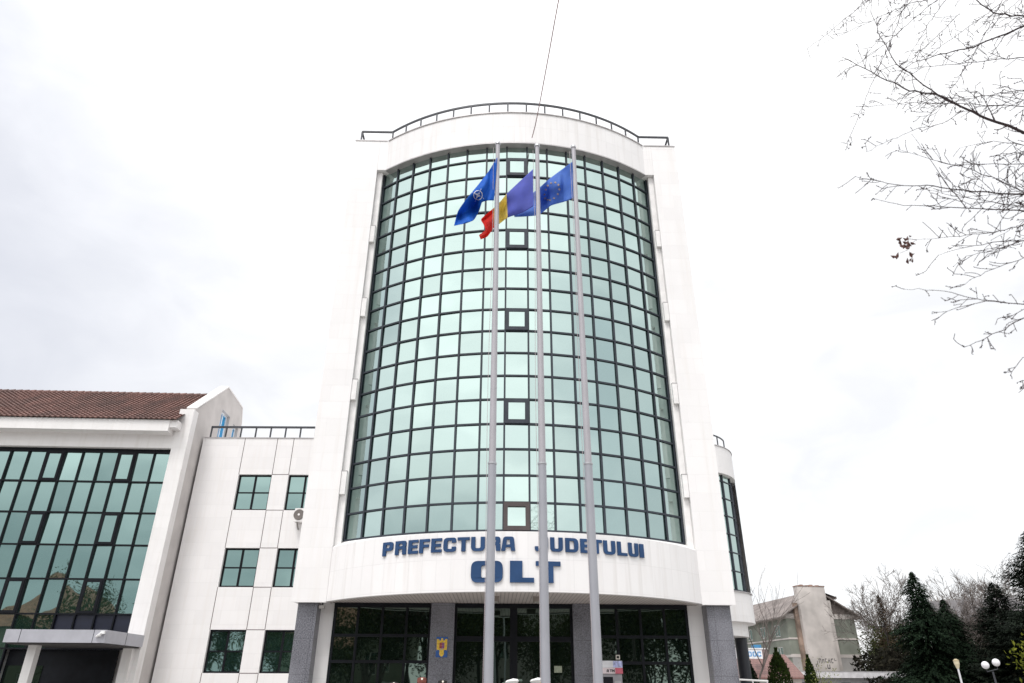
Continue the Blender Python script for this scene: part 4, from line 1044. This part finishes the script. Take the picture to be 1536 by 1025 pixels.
rl = thing('handrail', 'low pale metal handrail right of the tower', 'railing', (0, 0, 0))
q = MB(); a, b = P(1106, 1019.5, 26), P(1152, 1022, 26); q.tube([a, b], [.03, .03], 8); q.build('top_bar', M_plaster, rl)
for k in range(3):
    p = a.lerp(b, .03+k*.47); q = MB(); q.tube([(p.x, p.y, .02), (p.x, p.y, p.z-.02)], [.022]*2, 6); q.build('post', M_plaster, rl)

# street lamps
def post_lamp(px, py, Y, r, label, group):
    p = P(px, py, Y); t = thing('street_lamp', label, 'street lamp', (p.x, Y, 0), 0, group); z = p.z
    q = MB(); q.lathe(0, 0, [(.09, .02), (.07, .6), (.055, z-.3*r/.17)], 10); q.build('pole', simple('pale lamp pole', (.62,.62,.64), .5), t, True)
    q = MB(); q.lathe(0, 0, [(r*.45, z-.32), (r*.95, z-.05), (r, z+.12)], 14); q.build('lantern', simple('cream lantern glass', (.62,.55,.38), .4), t)
    q = MB(); q.lathe(0, 0, [(r*1.06, z+.121), (r*1.06, z+.17), (r*.3, z+.26)], 14); q.build('cap', simple('ochre lantern cap', (.40,.33,.20), .5), t)
post_lamp(1435, 995, 50, .17, 'post lamp with a cream lantern in front of the big dark spruce', 'post lamps with cream lanterns')
post_lamp(1311, 1012, 70, .18, 'post lamp with a cream lantern in front of the pale kiosk roof', 'post lamps with cream lanterns')
pa, pb = P(1478, 998, 46), P(1494, 994, 46)
t = thing('street_lamp', 'dark street lamp with two white globes by the right conifer', 'street lamp', ((pa.x+pb.x)/2, 46, 0))
hx = (pb.x-pa.x)/2
q = MB(); q.lathe(0, 0, [(.10, .02), (.07, .8), (.05, pa.z-.35)], 10); q.build('pole', M_rail, t, True)
q = MB(); q.tube([(-hx, 0, pa.z-.2), (-hx, 0, pa.z-.36), (hx, 0, pb.z-.36), (hx, 0, pb.z-.2)], [.025]*4, 8); q.build('arm', M_rail, t)
M_globe = simple('opal globe', (.74,.73,.76), .3, var=.03)
for s_, p in ((-1, pa), (1, pb)):
    q = MB(); q.sphere((s_*hx, 0, p.z), .215, 20, 12); q.build('globe', M_globe, t, True)

# ================================================================== VEGETATION
M_bark = simple('dark bark', (.045,.036,.034), .9, var=.3, vscale=6); M_bark2 = simple('grey bark', (.12,.10,.09), .9, var=.3, vscale=5)
M_spruce = leafmat('spruce needles', (.006,.014,.008), (.026,.046,.024), .08)
M_pine = leafmat('pine needles', (.006,.009,.006), (.014,.021,.013), .05)
M_rust = leafmat('rusty needles', (.05,.035,.022), (.085,.06,.04), .15)
M_thuja = leafmat('thuja leaves', (.012,.026,.006), (.045,.068,.014), .2)
M_yg = leafmat('young yellow leaves', (.09,.11,.015), (.20,.21,.03), .35)
M_pale = leafmat('pale spring leaves', (.16,.19,.06), (.30,.32,.12), .35)
M_olive = leafmat('olive leaves', (.03,.04,.012), (.075,.085,.03), .25)
M_twig = leafmat('brown twigs', (.045,.034,.028), (.10,.08,.065), .0)
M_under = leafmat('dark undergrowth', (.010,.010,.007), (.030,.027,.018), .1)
def leaf(mb, c, s, r, el=1.6):
    d = Vector((r.gauss(0,1), r.gauss(0,1), r.gauss(0,1))).normalized(); e = d.orthogonal().normalized(); 
    e = Matrix.Rotation(r.uniform(0, 6.28), 3, d) @ e; c = Vector(c)
    f = d.cross(e); mb.face([c-e*s*el*.5, c+f*s*.35, c+e*s*el*.5, c-f*s*.35])
def conifer(loc, h, rad, label, mat, seed, n=900, name='spruce_tree', group=None, droop=.25, p=1.0, base=.04):
    r = random.Random(seed); t = thing(name, label, 'tree', loc, 0, group)
    q = MB(); q.lathe(0, 0, [(h*.018+.06, .0), (h*.012, h*.5), (.02, h*.985)], 8); q.build('trunk', M_bark, t)
    mb = MB()
    for i in range(n):
        k = (i+r.random())/n; z = h*(base+(1-base)*k); k2 = (z/h)
        R_ = rad*((1-k2)**p)*(.62+.45*r.random())*(1+.18*math.sin(k2*19+seed)); a = r.uniform(0, 6.283)
        R_ *= 1+.22*noise.noise((math.cos(a)*1.3, math.sin(a)*1.3, z*.45+seed))*2
        R_ = max(R_, .06); m = max(4, int(R_*9))
        for j in range(m):
            s_ = .25+.75*(j+r.random())/m; w_ = (.11+.12*R_*.25)*(1.25-s_*.7)
            c = Vector((math.cos(a)*R_*s_, math.sin(a)*R_*s_, z-droop*R_*s_*s_+.10*R_*max(0, s_-.75)*4*.5+r.gauss(0, .05)))
            out = Vector((math.cos(a), math.sin(a), -.25)); side = Vector((-math.sin(a), math.cos(a), r.gauss(0, .5)))
            sg = 1 if r.random() < .5 else -1
            d = (out*.9+side*sg*r.uniform(.2, .9)).normalized(); e = d.cross(Vector((r.gauss(0,.4), r.gauss(0,.4), 1))).normalized()
            ln = w_*r.uniform(1.2, 2.3); mb.face([c-e*w_*.42, c+e*w_*.42, c+d*ln+Vector((0,0,-w_*.35))])
    mb.build('crown', mat, t); return t
def thuja(loc, h, rad, label, seed, n=5200, mat=None, group='clipped thujas beside the tower'):
    r = random.Random(seed); t = thing('thuja_shrub', label, 'shrub', loc, 0, group)
    q = MB(); q.lathe(0, 0, [(.06, 0), (.03, h*.7)], 7); q.build('trunk', M_bark, t)
    mb = MB()
    for i in range(n):
        k = r.random(); z = h*k; prof = (math.sin(min(1, (k*.92+.12))*math.pi)**.55)*(1-.30*k**3) if k < .985 else .1
        prof *= 1-max(0, k-.80)**2*12
        a = r.uniform(0, 6.283); R_ = rad*max(.05, prof)*(1+.14*noise.noise((math.cos(a)*2, math.sin(a)*2, z*2.2+seed)))*(r.random()**.22)
        c = Vector((math.cos(a)*R_, math.sin(a)*R_, z)); up = Vector((math.cos(a)*.35, math.sin(a)*.35, 1))+Vector((r.gauss(0,.3), r.gauss(0,.3), 0)); up.normalize()
        e = up.cross(Vector((math.cos(a), math.sin(a), 0))+Vector((r.gauss(0,.5), r.gauss(0,.5), r.gauss(0,.3)))).normalized(); s_ = r.uniform(.05, .11)
        mb.face([c-e*s_*.4, c+e*s_*.4, c+up*s_*1.3])
    mb.build('foliage', mat or M_thuja, t); return t
def bush(loc, h, rad, label, mat, seed, n=1500, s=.10, name='bush', group=None, cat='bush', gaps=1.5):
    r = random.Random(seed); t = thing(name, label, cat, loc, 0, group); q = MB(); mb = MB(); cl = []
    for k in range(9):
        a = r.uniform(0, 6.28); R_ = rad*r.uniform(.25, .95); zt_ = h*r.uniform(.6, .98); pts = []
        for j in range(6): f = j/5; pts.append((math.cos(a)*R_*f**1.2, math.sin(a)*R_*f**1.2, zt_*f))
        q.tube(pts, [.03*(1-.8*j/5)*h/2 for j in range(6)], 5)
        for j in range(3, 6): cl.append((pts[j], h*r.uniform(.12, .24)))
    q.build('stem', M_bark2, t)
    for i in range(n):
        (c, cr_) = cl[r.randrange(len(cl))]
        d = Vector((r.gauss(0,1), r.gauss(0,1), r.gauss(0,1))).normalized()*cr_*r.random()**.6*gaps
        leaf(mb, (c[0]+d.x, c[1]+d.y, max(.05, c[2]+d.z)), s*r.uniform(.6, 1.3), r)
    mb.build('foliage', mat, t); return t
def grow(mb, p, d, ln, rad, lvl, r, up=.15, nseg=5, spread=.6, tips=None, mink=.004, sides=5):
    pts = [Vector(p)]; rr_ = [rad]; d = Vector(d).normalized()
    for i in range(nseg):
        d = (d+Vector((r.gauss(0,.13), r.gauss(0,.13), r.gauss(0,.10)+up*.25))).normalized()
        pts.append(pts[-1]+d*ln/nseg); rr_.append(max(mink, rad*(1-.62*(i+1)/nseg)))
    mb.tube(pts, rr_, sides if lvl > 1 else 3, False)
    if lvl <= 0:
        if tips is not None: tips.append(pts[-1])
        return
    for k in range(r.randint(3, 5)):
        i = r.randint(1, nseg); b = pts[i]; dd = (pts[i]-pts[i-1]).normalized()
        ax = dd.orthogonal().normalized(); ax = Matrix.Rotation(r.uniform(0, 6.28), 3, dd) @ ax
        grow(mb, b, dd+ax*spread*r.uniform(.6, 1.4), ln*r.uniform(.5, .75), max(mink, rr_[i]*.62), lvl-1, r, up, max(3, nseg-1), spread, tips, mink, sides)
def bare_tree(loc, h, label, seed, lvl=4, mat=None, name='bare_tree', group=None, leaves=None, mink=.012, spread=.75, lean=(0,0), slim=1):
    r = random.Random(seed); t = thing(name, label, 'tree', loc, 0, group); q = MB(); mb = MB(); tips = []
    tr = [Vector((lean[0]*k*k*h*.5+r.gauss(0,.04), lean[1]*k*h, h*.42*k)) for k in (0,.33,.66,1)]
    q.tube(tr, [h*.022*slim, h*.018*slim, h*.016*slim, h*.014*slim], 8); q.build('trunk', mat or M_bark2, t)
    for k in range(5):
        a = k*1.257+r.uniform(-.4,.4); s_ = r.uniform(.35,.8)
        b = tr[2].lerp(tr[3], r.random())
        grow(mb, b, (math.cos(a)*s_+lean[0], math.sin(a)*s_, 1), h*.34*r.uniform(.8,1.1), h*.010*slim, lvl-1, r, .2, 5, spread, tips, mink)
    grow(mb, tr[3], (lean[0],0,1), h*.36, h*.011*slim, lvl-1, r, .3, 5, spread, tips, mink)
    crown = mb.build('crown', mat or M_bark2, t)
    if leaves:
        lm = MB(); s_, m_, k_ = leaves
        for p in tips:
            for j in range(k_): leaf(lm, p+Vector((r.gauss(0,1), r.gauss(0,1), r.gauss(0,1)))*s_*2.2, s_*r.uniform(.6,1.3), r)
        lm.build('leaves', m_, t)
    return t
# spruces
def gxy(px, py, Y): p = P(px, py, Y); return (p.x, Y, 0), p.z
l_, z_ = gxy(1374, 859, 60); conifer((33.6, 60, 0), z_, 4.3, 'big dark spruce, tallest conifer behind the lamps', M_spruce, 3, 2300, p=.74)
l_, z_ = gxy(1418, 900, 61); conifer((36.2, 61, 0), z_, 3.7, 'shorter dark spruce leaning against the right side of the big one', M_spruce, 5, 1700, p=.66)
l_, z_ = gxy(1338, 893, 82); conifer((l_[0]-1.6, 82, 0), z_, 2.6, 'rusty brown conifer just left of the big dark spruce', M_rust, 9, 700, p=.8)
l_, z_ = gxy(1535, 812, 52); conifer((38.6, 52, 0), z_+.8, 5.0, 'tall ragged dark pine at the right edge of the picture', M_pine, 12, 2300, 'pine_tree', p=.55, droop=.05)
l_, z_ = gxy(1508, 905, 56); conifer((38.1, 57, 0), z_+1.6, 4.4, 'lower dark pine left of the tall ragged pine', M_pine, 14, 1500, 'pine_tree', p=.6, droop=.05)
thuja((12.38, 35, 0), CZ+1.55, .62, 'broad thuja column, widest of the clipped shrubs beside the tower', 21)
thuja((14.98, 38, 0), CZ+1.38, .36, 'narrow pointed thuja in front of the chimney shaft', 22, 3800)
thuja((11.85, 37.5, 0), CZ+1.08, .42, 'small dark thuja behind the black column', 23, 3000, M_spruce)
bush((13.95, 34, 0), CZ+.85, .7, 'pale green budding bush below the graffiti', M_pale, 31, 700, .055)
bush((17.95, 25, 0), CZ+1.1, 1.15, 'yellow green leafy bush at the lower right corner', M_yg, 33, 2600, .10)
bare_tree((12.6, 40, 0), CZ+6.2, 'thin leaning bare tree between the tower and the apartment block', 44, 3, M_bark2, lean=(.30, 0), mink=.008, slim=.42, spread=.42)
for i, (px, Y, top, lab) in enumerate(((1328, 92, 892, 'pale bare tree just right of the apartment block'), (1338, 96, 876, 'taller bare tree behind the rusty conifer'), (1462, 104, 872, 'round bare crown behind the grey roofed house'), (1492, 108, 866, 'spreading bare tree left of the ragged pine'), (1425, 98, 915, 'brownish bare tree right of the shorter spruce'), (1446, 82, 902, 'low bare tree in front of the grey roof'), (1472, 84, 896, 'twiggy bare tree in front of the right end of the grey roof'), (1512, 100, 862, 'tall bare tree rising behind the ragged pine'))):
    l_, z_ = gxy(px, top, Y); b_ = P(px+12, 1020, Y)
    bare_tree((b_.x, Y, 0), z_, lab, 50+i, 5, M_bark2 if i != 4 else simple('tan twigs', (.19,.14,.10), .9), group='bare trees behind the kiosk', mink=.018, leaves=None)
for i, (px, Y, top, lab) in enumerate(((1336, 86, 950, 'olive green tree between the block and the rusty conifer'), (1318, 92, 962, 'low olive green tree right of the kiosk lamp'))):
    l_, z_ = gxy(px, top, Y); bush((P(px+10, 1000, Y).x, Y, 0), z_, 2.3, lab, M_olive, 61+i, 4200, .22, 'olive_tree', None, 'tree', 1.7)
# undergrowth reads as one mass
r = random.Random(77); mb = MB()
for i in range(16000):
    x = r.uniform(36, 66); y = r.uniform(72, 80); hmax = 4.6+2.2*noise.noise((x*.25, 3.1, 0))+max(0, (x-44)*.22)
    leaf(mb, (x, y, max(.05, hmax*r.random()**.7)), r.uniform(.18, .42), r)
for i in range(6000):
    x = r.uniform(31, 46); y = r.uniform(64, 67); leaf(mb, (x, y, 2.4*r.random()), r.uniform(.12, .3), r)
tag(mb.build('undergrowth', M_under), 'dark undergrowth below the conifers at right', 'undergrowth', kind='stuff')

# ---- the near bare tree, reaching in from the right
nt_ = thing('bare_tree', 'near bare tree with budding twigs reaching in from the upper right', 'tree', (6.5, 4.75, 0))
org = Vector((6.5, 4.75, 0)); NK = .62; r = random.Random(5)
q = MB(); q.tube([(0,0,0),(.04,0,1.3),(-.04,.06,2.6),(.04,.03,3.9),(0,0,5.2),(-.1,0,6.6)], [.13,.11,.095,.08,.06,.03], 10); q.build('trunk', M_bark, nt_)
M_near = simple('dark purple bark', (.040,.024,.026), .8, var=.3, vscale=20)
mb = MB(); bud = MB()
def twig(p, d, ln, rad, lvl):
    pts = [p]; rr_ = [rad]; n = max(3, int(ln/(.055*NK))); d = d.normalized()
    for i in range(n):
        d = (d+Vector((r.gauss(0,.10), r.gauss(0,.10), r.gauss(0,.10)))).normalized()
        pts.append(pts[-1]+d*ln/n); rr_.append(max((.0036*NK), rad*(1-.7*(i+1)/n)))
        if r.random() < .42:
            o = d.orthogonal(); o = Matrix.Rotation(r.uniform(0,6.28), 3, d) @ o
            bud.sphere(pts[-1]+o*.004, r.uniform(.004, .0085)*NK, 5, 4)
        if lvl > 0 and i > 0 and r.random() < (.36 if lvl > 1 else .28):
            o = d.orthogonal().normalized(); o = Matrix.Rotation(r.uniform(0,6.28), 3, d) @ o
            twig(pts[-1], d*.7+o*r.uniform(.5,1.1), ln*r.uniform(.3,.62), max((.0036*NK), rr_[-1]*.65), lvl-1)
    mb.tube(pts, rr_, 4, False)
def limb(px, Y0, Y1, r0, r1, dens=1.0, tl=.55, side=None):
    # px: list of photo points from the trunk side to the tip
    Y0 *= NK; Y1 *= NK; r0 *= NK; r1 *= NK; tl *= NK; n = len(px); raw = [P(x, y, Y0+(Y1-Y0)*i/(n-1))-org for i, (x, y) in enumerate(px)]
    pts = []
    for i in range(n-1):
        m = max(2, int((raw[i+1]-raw[i]).length/(.10*NK)))
        for k in range(m):
            t = k/m; q_ = raw[i].lerp(raw[i+1], t); pts.append(q_+Vector((r.gauss(0,.004), r.gauss(0,.004), r.gauss(0,.004))))
    pts.append(raw[-1]); N_ = len(pts)
    rr_ = [r0+(r1-r0)*i/(N_-1) for i in range(N_)]
    mb.tube(pts, rr_, 7, False)
    for i in range(1, N_):
        d = (pts[i]-pts[i-1]).normalized()
        if r.random() < .55: bud.sphere(pts[i]+Vector((r.gauss(0,1), r.gauss(0,1), r.gauss(0,1))).normalized()*rr_[i], rr_[i]*.5+.003, 5, 4)
        for _k in range((1 if r.random() < .62*dens else 0)+(1 if r.random() < .3*dens else 0)):
            o = d.orthogonal().normalized(); o = Matrix.Rotation(r.uniform(0,6.28), 3, d) @ o
            twig(pts[i], d*.75+o*r.uniform(.5,1.1)+Vector((0,0,-.05)), tl*r.uniform(.35,1.1)*(.5+.5*(1-i/N_)), max(.0038*NK, rr_[i]*.45), 2)
def hub(z): return None
limb([(1680,262),(1536,198),(1460,170),(1400,140),(1365,137),(1320,115),(1263,86)], 7.5, 6.9, .030, .004, 1.1)
limb([(1452,166),(1410,146),(1385,128),(1345,95),(1318,50),(1307,18),(1308,-20)], 7.2, 6.7, .011, .002, 1.0, .4)
limb([(1680,-10),(1536,40),(1500,55),(1460,70),(1410,82),(1370,94),(1345,110)], 7.6, 7.9, .028, .003, 1.4, .5)
limb([(1640,40),(1536,25),(1490,20),(1440,-20)], 7.5, 7.2, .02, .006, 1.6, .5)
limb([(1600,-60),(1500,-10),(1420,-5),(1365,5),(1300,35),(1228,68)], 8.4, 8.8, .012, .002, .8, .5)
limb([(1640,-40),(1470,-30),(1360,-20),(1280,-5)], 7.9, 8.2, .012, .002, 1.1, .6)
limb([(1680,320),(1536,292),(1460,288),(1400,280),(1345,278),(1283,265)], 7.5, 7.0, .017, .0025, 1.2, .5)
limb([(1680,330),(1536,316),(1450,313),(1400,310),(1345,307),(1310,298)], 7.4, 7.1, .013, .0025, .9, .45)
limb([(1450,312),(1420,275),(1395,240),(1368,202)], 7.2, 7.0, .006, .002, .5, .3)
limb([(1680,330),(1536,290),(1500,270),(1450,252),(1400,240),(1350,225)], 7.6, 7.9, .012, .002, 1.6, .45)
limb([(1660,310),(1536,338),(1480,350),(1420,356),(1375,360)], 7.5, 7.2, .010, .002, 1.0, .4)
limb([(1660,320),(1536,360),(1490,375),(1450,385),(1430,400)], 7.4, 7.0, .008, .002, .9, .4)
limb([(1445,166),(1420,182),(1370,196),(1330,212),(1300,228)], 7.3, 7.1, .005, .0018, .6, .3)
limb([(1680,480),(1536,457),(1480,451),(1440,443),(1400,435),(1356,434)], 7.5, 7.1, .010, .002, .8, .4)
limb([(1480,452),(1450,460),(1420,466),(1398,471)], 7.3, 7.2, .005, .002, .6, .25)
limb([(1680,430),(1536,477),(1508,494),(1480,506),(1446,521)], 7.5, 7.2, .011, .003, 1.3, .28)
limb([(1660,210),(1536,218),(1490,212),(1440,222)], 7.6, 7.8, .010, .002, 1.4, .45)
limb([(1680,130),(1536,150),(1490,144),(1440,145),(1400,150)], 7.8, 8.2, .009, .002, .9, .45)
limb([(1660,440),(1536,388),(1500,400),(1470,412),(1440,430)], 7.2, 6.9, .007, .002, .9, .35)
limb([(1640,560),(1536,535),(1522,552),(1516,563)], 7.2, 7.1, .006, .003, .3, .15)
limb([(1640,620),(1545,575),(1534,570),(1536,582)], 7.2, 7.1, .008, .004, .8, .15)
for k in range(9):
    y0_ = -40+52*k+r.uniform(-14, 14); ln = r.uniform(110, 270)*(1 if y0_ < 330 else .75); a_ = r.uniform(-.32, .30)+(.12 if y0_ > 380 else 0)
    x_, y_ = 1650., y0_; pl = [(x_, y_)]
    for j in range(6):
        a_ += r.uniform(-.12, .12); st_ = (ln+100)/6; x_ -= math.cos(a_)*st_; y_ += math.sin(a_)*st_; pl.append((x_, y_))
    Y_ = r.uniform(6.9, 8.6); limb(pl, Y_, Y_+r.uniform(-.5, .5), r.uniform(.006, .011), (.0036*NK), .9, .5)
for k in range(12):
    x_, y_ = r.uniform(1330, 1560), r.uniform(-60, 20); a_ = r.uniform(1.9, 2.5); ln = r.uniform(90, 260); pl = [(x_, y_)]
    for j in range(5): a_ += r.uniform(-.1, .1); x_ += math.cos(a_)*ln/5; y_ += math.sin(a_)*ln/5; pl.append((x_, y_))
    Y_ = r.uniform(8.2, 9.6); limb(pl, Y_, Y_, .006, .003, .6, .35)
mb.build('branches', M_near, nt_); bud.build('buds', M_near, nt_)
dl = MB()
for k in range(26):
    cx_, cy_ = rnd.choice(((1340, 384), (1347, 381), (1362, 371), (1366, 381), (1368, 392), (1352, 364), (1362, 363)))
    c = P(cx_+rnd.gauss(0, 3), cy_+rnd.gauss(0, 4), (7.0+rnd.gauss(0, .03))*NK)-org
    a = Vector((rnd.gauss(0,1), rnd.gauss(0,.4), rnd.gauss(0,1))).normalized(); e = a.cross(Vector((0,1,.3))).normalized(); s_ = rnd.uniform(.026, .046)*NK
    dl.face([c-a*s_, c+e*s_*.55+Vector((0,.01,0)), c+a*s_*1.1]); dl.face([c-a*s_, c+a*s_*1.1, c-e*s_*.5+Vector((0,.012,0))])
dl.build('dead_leaves', simple('dead leaves', (.085,.035,.028), .8), nt_)
q = MB(); q.tube([P(1375, 360, 7.2*NK)-org, P(1366, 366, 7.1*NK)-org, P(1362, 375, 7.0*NK)-org, P(1350, 380, 7.0*NK)-org], [.0018]*4, 4, False); q.build('stalk', M_near, nt_)

# ================================================================== ACROSS THE STREET (seen only mirrored in the glass)
M_h1 = simple('ochre render', (.20,.155,.095), .9, var=.1, vscale=.4); M_h2 = simple('pale green render', (.19,.20,.15), .9, var=.1, vscale=.4)
M_rt = simple('red brown roof tiles', (.20,.09,.055), .85, var=.25, vscale=2)
def street_house(x, y, w_, d_, hw, hr, label, mw, nw):
    t = thing('street_house', label, 'house', (x, y, 0), math.pi, 'houses across the street mirrored in the glass')
    ops_ = [(-w_/2+ (i+.5)*w_/nw-.6, -w_/2+(i+.5)*w_/nw+.6, z, z+1.5) for i in range(nw) for z in (1.0, 4.0) if z+2 < hw]
    mb = MB(); wall_open(mb, -w_/2, w_/2, .02, hw, ops_, 0, .2); mb.box(-w_/2, w_/2, .3, d_, .02, hw-.01); mb.build('wall', mw, t)
    e = .5; mb = MB(); a = (-w_/2-e, -e, hw); b = (w_/2+e, -e, hw); c = (w_/2+e, d_+e, hw); d = (-w_/2-e, d_+e, hw); k = min(w_, d_)*.42
    p, q_ = (-w_/2+k, d_/2, hw+hr), (w_/2-k, d_/2, hw+hr)
    mb.face([a, b, q_, p]); mb.face([b, c, q_]); mb.face([c, d, p, q_]); mb.face([d, a, p]); mb.face([d, c, b, a]); mb.build('roof', M_rt, t)
    for o in ops_: window4(t, *o, .1, 2, 1, .08, M_glass_d, M_cream)
street_house(-64, -28, 11, 10, 8.4, 4.4, 'ochre house with brown hipped roof mirrored in the left glass front', M_h1, 3)
street_house(-50, -30, 10, 10, 8.0, 4.6, 'pale green house with brown roof mirrored in the lower left glass', M_h2, 3)
street_house(-20, -36, 22, 10, 8.0, 2.6, 'long green house mirrored in the left ground floor windows', M_h2, 6)
street_house(6, -34, 22, 10, 9.0, 2.6, 'long cream house mirrored in the entrance glass', M_cream, 5)
for i, (x, y, h, lab) in enumerate(((-71, -27, 9.5, 'bare street tree mirrored at the far left of the glass'), (-57, -26, 8.5, 'bare street tree mirrored between the two houses'), (-6.5, -24, 12, 'bare street tree mirrored in the left ground floor windows'), (0.5, -26, 11, 'bare street tree mirrored in the entrance doors'), (10, -25, 12, 'bare street tree mirrored in the right ground floor windows'), (20, -25, 11, 'bare street tree mirrored right of the entrance'))):
    bare_tree((x, y, 0), h, lab, 90+i, 5, M_bark, group='street trees mirrored in the glass', mink=.022, leaves=(.24, M_olive if i % 2 else M_twig, 5), name='street_tree')
for i, (x, y, h, lab) in enumerate(((-3, -22, 8, 'dark evergreen mirrored left of the entrance'), (5, -21, 7.5, 'dark evergreen mirrored in the entrance'), (15.5, -22, 8.5, 'dark evergreen mirrored right of the entrance'), (-9.5, -22, 8.5, 'dark evergreen mirrored in the left windows'), (-15, -23, 8, 'dark evergreen mirrored in the far left window'), (-43, -26, 10.5, 'dark evergreen mirrored beside the corner pier'), (10.5, -23, 8, 'dark evergreen mirrored behind the cash machine'), (-27, -26, 8.5, 'dark evergreen mirrored in the lowest wing window next to the tower'), (-34, -25, 8.5, 'dark evergreen mirrored in the lowest wing window next to the gable'), (21, -23, 8, 'dark evergreen mirrored in the rightmost ground floor window'))):
    bush((x, y, 0), h, 3.2, lab, M_olive, 120+i, 7500, .19, 'evergreen_tree', 'evergreens mirrored in the glass', 'tree', 1.6)
